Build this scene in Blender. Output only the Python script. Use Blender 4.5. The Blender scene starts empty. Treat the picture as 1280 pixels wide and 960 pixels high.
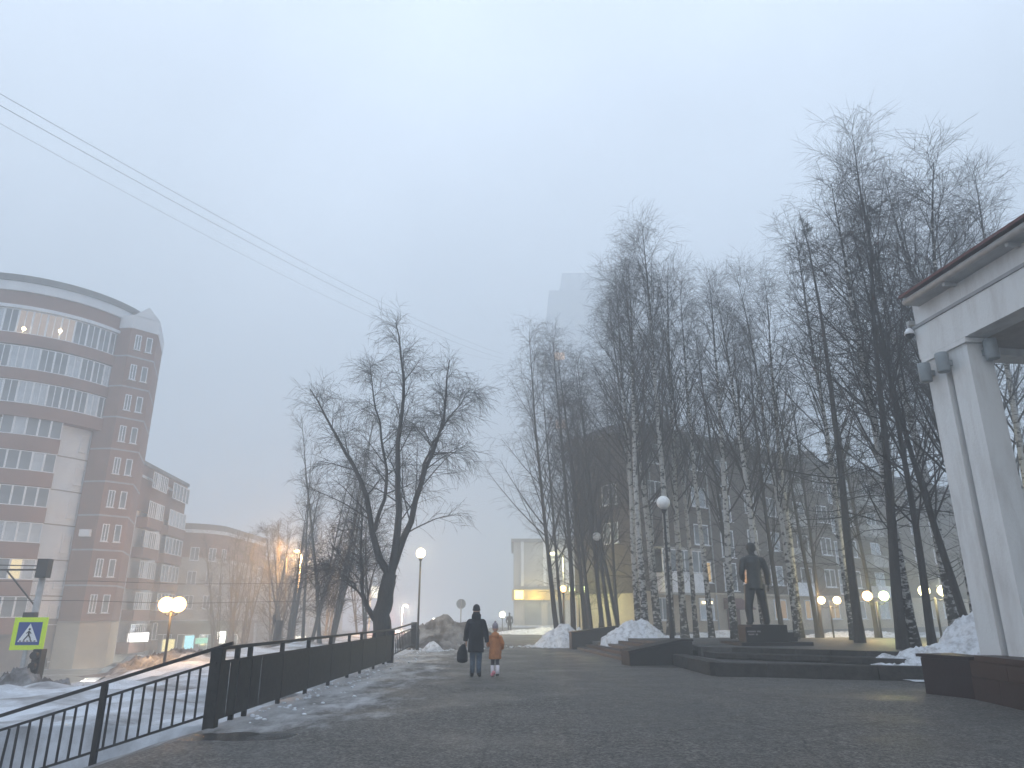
import bpy, bmesh, math, random
import numpy as np
from mathutils import Vector, Matrix, noise
S = bpy.context.scene
COL = S.collection
R = math.radians
rnd = random.Random(7)

# ---------------------------------------------------------------- camera, world, sun, exposure
cam = bpy.data.cameras.new('camera'); co = bpy.data.objects.new('camera', cam); COL.objects.link(co)
cam.sensor_width = 36; cam.lens = 25.03; cam.clip_start = 0.1; cam.clip_end = 3000
co.location = (0, 0, 1.6); co.rotation_euler = (R(90 + 17.87), 0, 0)
S.camera = co
W = bpy.data.worlds.new('World'); S.world = W; W.use_nodes = True
nt = W.node_tree; nt.nodes.clear()
sky = nt.nodes.new('ShaderNodeTexSky'); sky.sky_type = 'NISHITA'; sky.sun_disc = False
SUN_EL, SUN_ROT = 12, 200
sky.sun_elevation = R(SUN_EL); sky.sun_rotation = R(SUN_ROT); sky.dust_density = 6; sky.air_density = 1.4
mixn = nt.nodes.new('ShaderNodeMix'); mixn.data_type = 'RGBA'
mixn.inputs[0].default_value = 0.93
mixn.inputs[7].default_value = (6.8, 7.75, 9.2, 1)      # even overcast cloud sheet
bg = nt.nodes.new('ShaderNodeBackground'); bg.inputs[1].default_value = 0.105
wo = nt.nodes.new('ShaderNodeOutputWorld')
# standard overcast sky: the zenith about three times as bright as the horizon
tcw = nt.nodes.new('ShaderNodeTexCoord'); sxw = nt.nodes.new('ShaderNodeSeparateXYZ'); mrw = nt.nodes.new('ShaderNodeMapRange')
mrw.inputs[1].default_value = 0; mrw.inputs[2].default_value = 1; mrw.inputs[3].default_value = .60; mrw.inputs[4].default_value = 1.45
mulw = nt.nodes.new('ShaderNodeMix'); mulw.data_type = 'RGBA'; mulw.blend_type = 'MULTIPLY'; mulw.inputs[0].default_value = 1
nt.links.new(tcw.outputs['Generated'], sxw.inputs[0]); nt.links.new(sxw.outputs[2], mrw.inputs[0])
nt.links.new(sky.outputs[0], mixn.inputs[6]); nt.links.new(mixn.outputs[2], mulw.inputs[6]); nt.links.new(mrw.outputs[0], mulw.inputs[7]); cn = nt.nodes.new('ShaderNodeTexNoise'); cn.inputs['Scale'].default_value = 2.2; cn.inputs['Detail'].default_value = 5; crw = nt.nodes.new('ShaderNodeMapRange')
crw.inputs[1].default_value = .3; crw.inputs[2].default_value = .7; crw.inputs[3].default_value = .86; crw.inputs[4].default_value = 1.10
mw2 = nt.nodes.new('ShaderNodeMix'); mw2.data_type = 'RGBA'; mw2.blend_type = 'MULTIPLY'; mw2.inputs[0].default_value = 1
nt.links.new(tcw.outputs['Generated'], cn.inputs[0]); nt.links.new(cn.outputs[0], crw.inputs[0]); nt.links.new(crw.outputs[0], mw2.inputs[7]); nt.links.new(mulw.outputs[2], mw2.inputs[6]); nt.links.new(mw2.outputs[2], bg.inputs[0]); nt.links.new(bg.outputs[0], wo.inputs[0])
sl = bpy.data.lights.new('sun', 'SUN'); sl.energy = 0.5; sl.angle = R(40); sl.color = (1, .95, .9)
so = bpy.data.objects.new('sun', sl); COL.objects.link(so)
az = R(SUN_ROT)
sd = Vector((math.sin(az) * math.cos(R(SUN_EL)), math.cos(az) * math.cos(R(SUN_EL)), math.sin(R(SUN_EL))))
so.rotation_euler = sd.to_track_quat('Z', 'Y').to_euler(); so.location = (0, 0, 40)
S.view_settings.view_transform = 'Standard'; S.view_settings.look = 'None'
S.view_settings.exposure = 0.48; S.view_settings.gamma = 1
S.render.engine = 'CYCLES'
S.cycles.use_denoising = True
S.cycles.volume_bounces = 3; S.cycles.max_bounces = 6; S.cycles.diffuse_bounces = 3
S.cycles.transparent_max_bounces = 8
S.cycles.caustics_reflective = False; S.cycles.caustics_refractive = False
S.cycles.sample_clamp_indirect = 4

# ---------------------------------------------------------------- materials
def mat(name, col, rough=0.8, col2=None, scale=4.0, bump=0.0, bscale=30.0, spec=0.3, metal=0.0, detail=6, stretch=None, sharp=None):
    m = bpy.data.materials.new(name); m.use_nodes = True
    n = m.node_tree; b = n.nodes['Principled BSDF']
    b.inputs['Roughness'].default_value = rough; b.inputs['Metallic'].default_value = metal
    b.inputs['Specular IOR Level'].default_value = spec
    b.inputs['Base Color'].default_value = (*col, 1)
    tc = n.nodes.new('ShaderNodeTexCoord'); src = tc.outputs['Object']
    if stretch:
        mp = n.nodes.new('ShaderNodeMapping'); mp.inputs['Scale'].default_value = stretch
        n.links.new(src, mp.inputs[0]); src = mp.outputs[0]
    if col2:
        t = n.nodes.new('ShaderNodeTexNoise'); t.inputs['Scale'].default_value = scale; t.inputs['Detail'].default_value = detail
        t.inputs['Roughness'].default_value = 0.65
        r = n.nodes.new('ShaderNodeValToRGB'); lo, hi = sharp or (0.35, 0.65)
        r.color_ramp.elements[0].position = lo; r.color_ramp.elements[1].position = hi
        r.color_ramp.elements[0].color = (*col, 1); r.color_ramp.elements[1].color = (*col2, 1)
        n.links.new(src, t.inputs[0]); n.links.new(t.outputs[0], r.inputs[0]); n.links.new(r.outputs[0], b.inputs['Base Color'])
    if bump:
        t2 = n.nodes.new('ShaderNodeTexNoise'); t2.inputs['Scale'].default_value = bscale; t2.inputs['Detail'].default_value = 5
        bp = n.nodes.new('ShaderNodeBump'); bp.inputs['Strength'].default_value = bump; bp.inputs['Distance'].default_value = 0.05
        n.links.new(src, t2.inputs[0]); n.links.new(t2.outputs[0], bp.inputs['Height']); n.links.new(bp.outputs[0], b.inputs['Normal'])
    return m

def emis(name, col, strength, trans=0.0):
    m = bpy.data.materials.new(name); m.use_nodes = True
    n = m.node_tree; n.nodes.clear()
    o = n.nodes.new('ShaderNodeOutputMaterial'); e = n.nodes.new('ShaderNodeEmission')
    e.inputs[0].default_value = (*col, 1); e.inputs[1].default_value = strength
    if trans:
        t = n.nodes.new('ShaderNodeBsdfTransparent'); mx = n.nodes.new('ShaderNodeMixShader'); mx.inputs[0].default_value = trans
        n.links.new(e.outputs[0], mx.inputs[1]); n.links.new(t.outputs[0], mx.inputs[2]); n.links.new(mx.outputs[0], o.inputs[0])
        m.cycles.emission_sampling = 'NONE'
    else:
        n.links.new(e.outputs[0], o.inputs[0])
    return m

def brick_mat(name, c1, c2, mortar, sc=1.0):
    m = mat(name, c1, 0.9, spec=0.2)
    n = m.node_tree; b = n.nodes['Principled BSDF']; tc = [x for x in n.nodes if x.type == 'TEX_COORD'][0]
    # bricks run round the wall: use x+y as the running coordinate
    sx = n.nodes.new('ShaderNodeSeparateXYZ'); ad = n.nodes.new('ShaderNodeMath'); cb = n.nodes.new('ShaderNodeCombineXYZ')
    n.links.new(tc.outputs['Object'], sx.inputs[0]); n.links.new(sx.outputs[0], ad.inputs[0]); n.links.new(sx.outputs[1], ad.inputs[1])
    n.links.new(ad.outputs[0], cb.inputs[0]); n.links.new(sx.outputs[2], cb.inputs[1])
    br = n.nodes.new('ShaderNodeTexBrick'); br.inputs['Scale'].default_value = 4 * sc
    br.inputs['Color1'].default_value = (*c1, 1); br.inputs['Color2'].default_value = (*c2, 1); br.inputs['Mortar'].default_value = (*mortar, 1)
    br.inputs['Mortar Size'].default_value = 0.02
    t = n.nodes.new('ShaderNodeTexNoise'); t.inputs['Scale'].default_value = 0.6; t.inputs['Detail'].default_value = 8
    mx = n.nodes.new('ShaderNodeMix'); mx.data_type = 'RGBA'; mx.blend_type = 'MULTIPLY'; mx.inputs[0].default_value = 0.7
    rp = n.nodes.new('ShaderNodeValToRGB'); rp.color_ramp.elements[0].position = .3; rp.color_ramp.elements[1].position = .7
    rp.color_ramp.elements[0].color = (.6, .6, .6, 1)
    n.links.new(cb.outputs[0], br.inputs[0]); n.links.new(tc.outputs['Object'], t.inputs[0]); n.links.new(t.outputs[0], rp.inputs[0])
    n.links.new(br.outputs[0], mx.inputs[6]); n.links.new(rp.outputs[0], mx.inputs[7]); n.links.new(mx.outputs[2], b.inputs['Base Color'])
    return m

M = dict(
    snow=mat('snow', (.82, .85, .9), .75, (.45, .45, .47), 1.6, .6, 9, sharp=(.45, .8)),
    heap=mat('dirty_snow', (.09, .08, .075), .9, (.40, .40, .41), 1.3, 1.0, 8, sharp=(.42, .74)),
    pile=mat('pile_snow', (.80, .83, .88), .8, (.30, .30, .31), 5, 1.0, 22, detail=12, sharp=(.46, .74)),
    iron=mat('black_iron', (.012, .012, .014), .55, (.03, .028, .028), 8, .1),
    granite=mat('dark_granite', (.014, .0135, .014), .55, (.030, .028, .028), 30, .05, spec=.2),
    red_granite=mat('red_granite', (.016, .009, .009), .5, (.034, .016, .015), 26, .03, spec=.15),
    kerb=mat('kerb_concrete', (.018, .017, .016), .85, (.055, .051, .047), 5, .5, spec=.2),
    paving=mat('wet_paving', (.035, .034, .034), .6, (.085, .082, .079), 2.5, .3, spec=.3),
    bronze=mat('bronze', (.014, .018, .02), .5, (.028, .034, .036), 9, .2, metal=.35, spec=.5),
    plaster=mat('white_plaster', (.58, .58, .58), .85, (.73, .75, .76), 1.8, .35, 40, stretch=(1.5, 1.5, .35), sharp=(.30, .55)),
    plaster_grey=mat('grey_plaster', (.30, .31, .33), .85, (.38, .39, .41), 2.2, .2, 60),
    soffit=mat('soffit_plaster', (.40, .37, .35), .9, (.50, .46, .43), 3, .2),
    roof=mat('red_sheet_roof', (.10, .035, .032), .6, (.14, .05, .045), 3),
    gutter=mat('grey_metal', (.36, .37, .38), .5, (.45, .46, .47), 4, metal=.2),
    lampgrey=mat('lamp_grey', (.22, .25, .27), .5, (.28, .31, .33), 5),
    wallwhite=mat('white_render', (.60, .62, .66), .9, (.72, .74, .76), .7, .2),
    cream=mat('cream_render', (.40, .34, .26), .9, (.50, .43, .34), .5, .2),
    socle=mat('grey_socle', (.16, .15, .15), .9, (.22, .2, .19), 1),
    roofgrey=mat('grey_roof', (.14, .14, .15), .8, (.2, .2, .2), 1),
    concrete=mat('concrete', (.34, .34, .33), .9, (.44, .43, .41), .5, .2),
    frame=mat('white_frame', (.75, .77, .8), .5),
    glass=mat('window_glass', (.11, .13, .15), .12, (.22, .25, .28), .5, spec=.6),  # base tones lightened to stand in for reflected sky
    glass_pale=mat('curtained_glass', (.35, .40, .45), .3, (.5, .55, .6), 1.2, spec=.5),
    panelwhite=mat('white_panel', (.78, .79, .82), .6, (.7, .71, .74), 2),
    darkcloth=mat('dark_coat', (.010, .011, .015), .9, (.018, .02, .026), 14, .3, 40),
    jeans=mat('jeans', (.045, .07, .11), .9, (.10, .14, .19), 9, .2),
    black=mat('black', (.012, .012, .013), .5),
    skin=mat('skin', (.5, .3, .22), .6),
    orange=mat('orange_coat', (.50, .21, .08), .85, (.36, .14, .05), 12, .4, 30),
    greyhat=mat('grey_knit', (.25, .23, .27), .95, (.36, .33, .37), 25, .4, 80),
    leggings=mat('dark_leggings', (.05, .045, .06), .9),
    pink=mat('pink', (.75, .16, .22), .6, (.85, .5, .55), 30),
    whiteboot=mat('pale_boot', (.72, .68, .74), .7),
    signblue=mat('sign_blue', (.015, .06, .25), .4), signwhite=mat('sign_white', (.75, .78, .8), .4),
    signyellow=mat('sign_yellow', (.62, .85, .03), .4), pole=mat('galvanised_pole', (.30, .31, .32), .5, (.4, .41, .42), 6, metal=.2),
    rust=mat('dark_pole', (.03, .028, .028), .6),
    globe=mat('opal_globe', (.85, .86, .86), .35),
    carpaint=mat('dark_car_paint', (.03, .032, .04), .3, spec=.6),
    puddle=mat('puddle', (.008, .008, .009), .3, spec=.8),
    canopyred=mat('canopy_red', (.10, .03, .03), .7),
)
M['brick'] = brick_mat('red_brick', (.31, .165, .13), (.24, .13, .10), (.30, .25, .22))
M['brownbrick'] = brick_mat('brown_brick', (.11, .082, .066), (.082, .062, .05), (.14, .125, .11))

# birch bark: white with dark bands, dark and fissured near the foot
def bark(name, lo, hi, foot):
    m = mat(name, lo, .9, bump=.6, bscale=14)
    n = m.node_tree; b = n.nodes['Principled BSDF']; tc = [x for x in n.nodes if x.type == 'TEX_COORD'][0]
    mp = n.nodes.new('ShaderNodeMapping'); mp.inputs['Scale'].default_value = (3.2, 3.2, 6)
    t = n.nodes.new('ShaderNodeTexNoise'); t.inputs['Scale'].default_value = 1.3; t.inputs['Detail'].default_value = 5; t.inputs['Roughness'].default_value = .7
    sx = n.nodes.new('ShaderNodeSeparateXYZ')
    mr = n.nodes.new('ShaderNodeMapRange'); mr.inputs[1].default_value = 0; mr.inputs[2].default_value = foot; mr.inputs[3].default_value = .12; mr.inputs[4].default_value = -.03
    mr2 = n.nodes.new('ShaderNodeMapRange'); mr2.inputs[1].default_value = 9; mr2.inputs[2].default_value = 17; mr2.inputs[3].default_value = 0; mr2.inputs[4].default_value = .14
    ad = n.nodes.new('ShaderNodeMath'); ad.operation = 'ADD'; ad2 = n.nodes.new('ShaderNodeMath'); ad2.operation = 'ADD'
    r = n.nodes.new('ShaderNodeValToRGB'); r.color_ramp.elements[0].position = .5; r.color_ramp.elements[1].position = .57
    r.color_ramp.elements[0].color = (*hi, 1); r.color_ramp.elements[1].color = (*lo, 1)
    L = n.links.new
    L(tc.outputs['Object'], mp.inputs[0]); L(mp.outputs[0], t.inputs[0]); L(tc.outputs['Object'], sx.inputs[0])
    L(sx.outputs[2], mr.inputs[0]); L(sx.outputs[2], mr2.inputs[0]); L(t.outputs[0], ad.inputs[0]); L(mr.outputs[0], ad.inputs[1])
    L(ad.outputs[0], ad2.inputs[0]); L(mr2.outputs[0], ad2.inputs[1]); L(ad2.outputs[0], r.inputs[0]); L(r.outputs[0], b.inputs['Base Color'])
    return m
M['birch'] = bark('birch_bark', (.03, .028, .027), (.44, .44, .43), 5)
M['darkbark'] = mat('dark_bark', (.022, .019, .018), .95, (.05, .044, .04), 5, .8, 12, stretch=(3, 3, .6))
M['greybark'] = mat('grey_bark', (.05, .046, .043), .95, (.10, .094, .088), 5, .8, 12, stretch=(3, 3, .6))
M['twig'] = mat('twigs', (.032, .026, .024), .9)
M['twig_brown'] = mat('brown_twigs', (.055, .042, .034), .9)
M['larchtwig'] = mat('larch_twigs', (.022, .020, .017), .95)

# ---------------------------------------------------------------- mesh helpers
class MB:
    def __init__(s): s.v = []; s.f = []
    def add(s, vs, fs):
        o = len(s.v); s.v += [tuple(v) for v in vs]; s.f += [tuple(i + o for i in f) for f in fs]; return s
    def box(s, c, size, rz=0, rx=0, ry=0):
        x, y, z = [q / 2 for q in size]
        m = Matrix.Translation(c) @ Matrix.Rotation(rz, 4, 'Z') @ Matrix.Rotation(ry, 4, 'Y') @ Matrix.Rotation(rx, 4, 'X')
        vs = [m @ Vector(p) for p in ((-x, -y, -z), (x, -y, -z), (x, y, -z), (-x, y, -z), (-x, -y, z), (x, -y, z), (x, y, z), (-x, y, z))]
        return s.add(vs, [(3, 2, 1, 0), (4, 5, 6, 7), (0, 1, 5, 4), (1, 2, 6, 5), (2, 3, 7, 6), (3, 0, 4, 7)])
    def bar(s, a, b, w, h=None):          # a square bar from a to b
        a, b = Vector(a), Vector(b); d = b - a; h = h or w
        q = d.to_track_quat('X', 'Z').to_matrix().to_4x4(); m = Matrix.Translation((a + b) / 2) @ q
        x, y, z = d.length / 2, w / 2, h / 2
        vs = [m @ Vector(p) for p in ((-x, -y, -z), (x, -y, -z), (x, y, -z), (-x, y, -z), (-x, -y, z), (x, -y, z), (x, y, z), (-x, y, z))]
        return s.add(vs, [(3, 2, 1, 0), (4, 5, 6, 7), (0, 1, 5, 4), (1, 2, 6, 5), (2, 3, 7, 6), (3, 0, 4, 7)])
    def prism(s, poly, z0, z1):           # z1 may be a list, one height per corner
        n = len(poly); zt = z1 if isinstance(z1, (list, tuple)) else [z1] * n
        a = sum(poly[i][0] * poly[(i + 1) % n][1] - poly[(i + 1) % n][0] * poly[i][1] for i in range(n))
        if a < 0: poly = poly[::-1]; zt = list(zt)[::-1]
        vs = [(x, y, z0) for x, y in poly] + [(x, y, zt[i]) for i, (x, y) in enumerate(poly)]
        return s.add(vs, [tuple(range(n))[::-1], tuple(range(n, 2 * n))] + [(i, (i + 1) % n, n + (i + 1) % n, n + i) for i in range(n)])
    def tube(s, pts, rad, n=10, cap=True):
        pts = [Vector(p) for p in pts]; k = len(pts); rad = rad if isinstance(rad, (list, tuple)) else [rad] * k
        vs = []; ref = None
        for i, p in enumerate(pts):
            t = (pts[min(i + 1, k - 1)] - pts[max(i - 1, 0)]).normalized()
            if ref is None: ref = t.orthogonal().normalized()
            u = (ref - t * ref.dot(t)); u = u.normalized() if u.length > 1e-4 else t.orthogonal().normalized(); ref = u; w = t.cross(u)
            r = rad[i]; ra, rb = r if isinstance(r, (list, tuple)) else (r, r)
            vs += [p + u * ra * math.cos(2 * math.pi * j / n) + w * rb * math.sin(2 * math.pi * j / n) for j in range(n)]
        fs = [(i * n + j, i * n + (j + 1) % n, (i + 1) * n + (j + 1) % n, (i + 1) * n + j) for i in range(k - 1) for j in range(n)]
        if cap: fs += [tuple(range(n))[::-1], tuple(range((k - 1) * n, k * n))]
        return s.add(vs, fs)
    def ball(s, c, r, n=14, m=9):
        rx, ry, rz = r if isinstance(r, (list, tuple)) else (r, r, r)
        vs = [(c[0], c[1], c[2] - rz)]
        for i in range(1, m):
            a = -math.pi / 2 + math.pi * i / m
            vs += [(c[0] + rx * math.cos(a) * math.cos(2 * math.pi * j / n), c[1] + ry * math.cos(a) * math.sin(2 * math.pi * j / n), c[2] + rz * math.sin(a)) for j in range(n)]
        vs.append((c[0], c[1], c[2] + rz)); e = len(vs) - 1
        fs = [(0, 1 + (j + 1) % n, 1 + j) for j in range(n)]
        for i in range(m - 2):
            fs += [(1 + i * n + j, 1 + i * n + (j + 1) % n, 1 + (i + 1) * n + (j + 1) % n, 1 + (i + 1) * n + j) for j in range(n)]
        fs += [(e, 1 + (m - 2) * n + j, 1 + (m - 2) * n + (j + 1) % n) for j in range(n)]
        return s.add(vs, fs)
    def mesh(s, name, m, smooth=False):
        me = bpy.data.meshes.new(name); me.from_pydata(s.v, [], s.f); me.materials.append(m) if m else None; me.update()
        if smooth: me.shade_smooth()
        return me
    def build(s, name, m, parent=None, smooth=False, bevel=0):
        me = s.mesh(name, m, smooth)
        if bevel:
            bm = bmesh.new(); bm.from_mesh(me)
            bmesh.ops.bevel(bm, geom=bm.edges[:], offset=bevel, segments=2, affect='EDGES', profile=.5); bm.to_mesh(me); bm.free()
        return link(name, me, parent)

def link(name, me, parent=None, loc=None, rz=None):
    o = bpy.data.objects.new(name, me); COL.objects.link(o)
    if parent is not None: o.parent = parent
    if loc is not None: o.location = loc
    if rz is not None: o.rotation_euler = (0, 0, rz)
    return o
def tag(o, label, cat, group=None, kind=None):
    o['label'] = label; o['category'] = cat
    if group: o['group'] = group
    if kind: o['kind'] = kind
    return o
def empty(name, loc, label, cat, rz=0, group=None):
    o = bpy.data.objects.new(name, None); COL.objects.link(o); o.location = loc; o.rotation_euler = (0, 0, rz)
    return tag(o, label, cat, group)
def struct(o, label=None):
    o['kind'] = 'structure'
    if label: o['label'] = label
    return o
def copy_tree(o, parent=None):
    c = o.copy(); COL.objects.link(c); c.parent = parent
    for ch in [x for x in COL.objects if x.parent == o]: copy_tree(ch, c)
    return c
def sst(a, b, x):
    t = min(1, max(0, (x - a) / (b - a))); return t * t * (3 - 2 * t)
def fbm(x, y, s, o=4, seed=0):
    return noise.fractal(Vector((x * s, y * s, seed * 7.3)), .6, 2.0, o)

# ---------------------------------------------------------------- terrain
STREET = -2.75
def height(x, y):
    z = 0.0
    # snow field left of the railing, then a bank down to the street
    e = -11.8 + 0.5 * fbm(0, y, .15)
    if x < e + .5:
        t = sst(e + .5, e - 7.5, x); z = STREET * t
    if y < 11.75 and x < -4.45:            # ramp going down to the left in front of the railing
        r = max(-.31 * (-4.45 - x), STREET); z = min(z, r) if y < 11.68 else z
    # low park ground behind the monument steps
    p = sst(5.6, 8.0, x) * sst(26.5, 28.5, y) * (1 - sst(40, 47, y))
    z += .45 * p
    return z
def grid_obj(name, xs, ys, zf, m, smooth=True, keep=None):
    vs = []; idx = {}
    for j, y in enumerate(ys):
        for i, x in enumerate(xs):
            idx[i, j] = len(vs); vs.append((x, y, zf(x, y)))
    fs = [(idx[i, j], idx[i + 1, j], idx[i + 1, j + 1], idx[i, j + 1]) for j in range(len(ys) - 1) for i in range(len(xs) - 1)
          if keep is None or keep((xs[i] + xs[i + 1]) / 2, (ys[j] + ys[j + 1]) / 2)]
    me = bpy.data.meshes.new(name); me.from_pydata(vs, [], fs); me.materials.append(m); me.update()
    if smooth: me.shade_smooth()
    return link(name, me)
def span(*segs):
    out = []
    for a, b, st in segs:
        n = max(1, round((b - a) / st)); out += [a + (b - a) * i / n for i in range(n)]
    return out + [segs[-1][1]]

gm = mat('snowy_ground', (.60, .63, .68), .85, (.11, .10, .095), .42, .9, 3, detail=12, sharp=(.43, .66))
def ground_z(x, y):
    z = height(x, y) - .03
    if x < -4.5 and y > 11.5:
        e = sst(-12.6, -11, x) * (1 - sst(-13, -17, x) )
        z += .13 * fbm(x, y, .8) * sst(11.5, 13, y)
        if x < -9.5: z -= .38 * math.exp(-((y - 21.5) / 2.6) ** 2) * sst(-9.5, -11, x)
        if x < -10.5: z += (.22 * fbm(x, y, .7, 5) + .1) * sst(-10.5, -12, x) * (1 - sst(-16, -20, x))
    return z
gnd = grid_obj('ground', span((-900, -100, 200), (-100, -22, 6), (-22, -4.6, .33), (-4.6, -4.4, .1), (-4.4, 10, 1.2), (10, 60, 5), (60, 900, 210)),
               span((-60, 4, 16), (4, 10.6, .8), (10.6, 11.8, .15), (11.8, 30, .4), (30, 64, 1.2), (64, 130, 11), (130, 1500, 200)), ground_z, gm)
struct(gnd)

# plaza asphalt with an icy margin along the railing
am = mat('asphalt', (.05, .05, .052), .75, spec=.35)
n = am.node_tree; b = n.nodes['Principled BSDF']; tc = [x for x in n.nodes if x.type == 'TEX_COORD'][0]; L = n.links.new
def N(t, **k):
    q = n.nodes.new(t)
    for a, v in k.items():
        if a.startswith('i_'): q.inputs[a[2:]].default_value = v
        else: setattr(q, a, v)
    return q
g1 = N('ShaderNodeTexNoise', i_Scale=26.0, i_Detail=5.0, i_Roughness=.8); g2 = N('ShaderNodeTexNoise', i_Scale=.55, i_Detail=6.0); g3 = N('ShaderNodeTexNoise', i_Scale=1.5, i_Detail=8.0, i_Roughness=.7)
mpa = N('ShaderNodeMapping'); mpa.inputs['Scale'].default_value = (1.0, .38, 1)
for q in (g1, g2): L(tc.outputs['Object'], q.inputs[0])
L(tc.outputs['Object'], mpa.inputs[0]); L(mpa.outputs[0], g3.inputs[0])
r1 = N('ShaderNodeValToRGB'); r1.color_ramp.elements[0].position = .43; r1.color_ramp.elements[1].position = .58
r1.color_ramp.elements[0].color = (.030, .028, .027, 1); r1.color_ramp.elements[1].color = (.20, .188, .178, 1)
L(g1.outputs[0], r1.inputs[0])
r2 = N('ShaderNodeValToRGB'); r2.color_ramp.elements[0].position = .3; r2.color_ramp.elements[1].position = .7
r2.color_ramp.elements[0].color = (.68, .68, .68, 1); r2.color_ramp.elements[1].color = (1.05, 1.04, 1.02, 1)
L(g2.outputs[0], r2.inputs[0])
mm = N('ShaderNodeMix', data_type='RGBA', blend_type='MULTIPLY'); mm.inputs[0].default_value = 1
L(r1.outputs[0], mm.inputs[6]); L(r2.outputs[0], mm.inputs[7])
sx = N('ShaderNodeSeparateXYZ'); L(tc.outputs['Object'], sx.inputs[0])
mrx = N('ShaderNodeMapRange'); mrx.inputs[1].default_value = -4.2; mrx.inputs[2].default_value = -.6; mrx.inputs[3].default_value = .29; mrx.inputs[4].default_value = -.16
mry = N('ShaderNodeMapRange'); mry.inputs[1].default_value = 9.4; mry.inputs[2].default_value = 12.5; mry.inputs[3].default_value = -.35; mry.inputs[4].default_value = 0
L(sx.outputs[0], mrx.inputs[0]); L(sx.outputs[1], mry.inputs[0])
a1 = N('ShaderNodeMath', operation='ADD'); a2 = N('ShaderNodeMath', operation='ADD')
L(mrx.outputs[0], a1.inputs[0]); L(mry.outputs[0], a1.inputs[1]); L(a1.outputs[0], a2.inputs[0]); L(g3.outputs[0], a2.inputs[1])
ri = N('ShaderNodeValToRGB'); ri.color_ramp.elements[0].position = .53; ri.color_ramp.elements[1].position = .78
L(a2.outputs[0], ri.inputs[0])
vn = N('ShaderNodeTexVoronoi', feature='DISTANCE_TO_EDGE', i_Scale=.28); dn = N('ShaderNodeTexNoise', i_Scale=1.3, i_Detail=6.0)
dm = N('ShaderNodeMix', data_type='RGBA'); dm.inputs[0].default_value = .22; L(tc.outputs['Object'], dm.inputs[6]); L(dn.outputs['Color'], dm.inputs[7]); L(tc.outputs['Object'], dn.inputs[0]); L(dm.outputs[2], vn.inputs[0])
cr = N('ShaderNodeValToRGB'); cr.color_ramp.elements[0].position = .0; cr.color_ramp.elements[1].position = .006; cr.color_ramp.elements[0].color = (.6, .6, .6, 1); L(vn.outputs['Distance'], cr.inputs[0])
mc = N('ShaderNodeMix', data_type='RGBA', blend_type='MULTIPLY'); mc.inputs[0].default_value = 1; L(mm.outputs[2], mc.inputs[6]); L(cr.outputs[0], mc.inputs[7])
g4 = N('ShaderNodeTexNoise', i_Scale=5.5, i_Detail=8.0, i_Roughness=.8); L(tc.outputs['Object'], g4.inputs[0])
r4 = N('ShaderNodeValToRGB'); r4.color_ramp.elements[0].position = .38; r4.color_ramp.elements[1].position = .62; r4.color_ramp.elements[0].color = (.62, .62, .62, 1); r4.color_ramp.elements[1].color = (1.25, 1.24, 1.2, 1); L(g4.outputs[0], r4.inputs[0])
mc2 = N('ShaderNodeMix', data_type='RGBA', blend_type='MULTIPLY'); mc2.inputs[0].default_value = 1; L(mc.outputs[2], mc2.inputs[6]); L(r4.outputs[0], mc2.inputs[7])
mi = N('ShaderNodeMix', data_type='RGBA'); mi.inputs[7].default_value = (.40, .40, .41, 1)
L(ri.outputs[0], mi.inputs[0]); L(mc2.outputs[2], mi.inputs[6])
# standing melt water at the foot of the corner post and a few wet patches
vs_ = N('ShaderNodeVectorMath', operation='SUBTRACT'); vs_.inputs[1].default_value = (-3.75, 10.6, 0); L(tc.outputs['Object'], vs_.inputs[0])
vm_ = N('ShaderNodeVectorMath', operation='MULTIPLY'); vm_.inputs[1].default_value = (1.05, 2.3, 0); L(vs_.outputs[0], vm_.inputs[0])
vl_ = N('ShaderNodeVectorMath', operation='LENGTH'); L(vm_.outputs[0], vl_.inputs[0])
pn_ = N('ShaderNodeTexNoise', i_Scale=1.7, i_Detail=4.0); L(tc.outputs['Object'], pn_.inputs[0])
pa_ = N('ShaderNodeMath', operation='ADD'); L(vl_.outputs['Value'], pa_.inputs[0]); L(pn_.outputs[0], pa_.inputs[1])
pr_ = N('ShaderNodeMapRange'); pr_.inputs[1].default_value = 1.30; pr_.inputs[2].default_value = 1.42; L(pa_.outputs[0], pr_.inputs[0])
pc_ = N('ShaderNodeMix', data_type='RGBA'); pc_.inputs[6].default_value = (.012, .011, .011, 1); L(pr_.outputs[0], pc_.inputs[0]); L(mi.outputs[2], pc_.inputs[7]); L(pc_.outputs[2], b.inputs['Base Color'])
rr = N('ShaderNodeMapRange'); rr.inputs[1].default_value = .35; rr.inputs[2].default_value = .65; rr.inputs[3].default_value = .48; rr.inputs[4].default_value = .9
L(g2.outputs[0], rr.inputs[0]); prm = N('ShaderNodeMath', operation='MULTIPLY'); prx = N('ShaderNodeMath', operation='MAXIMUM'); prx.inputs[1].default_value = .12
L(rr.outputs[0], prm.inputs[0]); L(pr_.outputs[0], prm.inputs[1]); L(prm.outputs[0], prx.inputs[0]); L(prx.outputs[0], b.inputs['Roughness'])
bp = N('ShaderNodeBump', i_Strength=.7, i_Distance=.02); L(g1.outputs[0], bp.inputs['Height']); L(bp.outputs[0], b.inputs['Normal'])
def plaza_z(x, y):
    z = height(x, y) + .004 if x > -4.45 or y < 11.65 else .004
    z += .012 * fbm(x, y, .5, 3) + .025 * sst(-1.5, -3.5, x) * fbm(x, y, 1.1, 4, 2) * sst(10, 12, y)
    return max(z, -8) + .012
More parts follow.
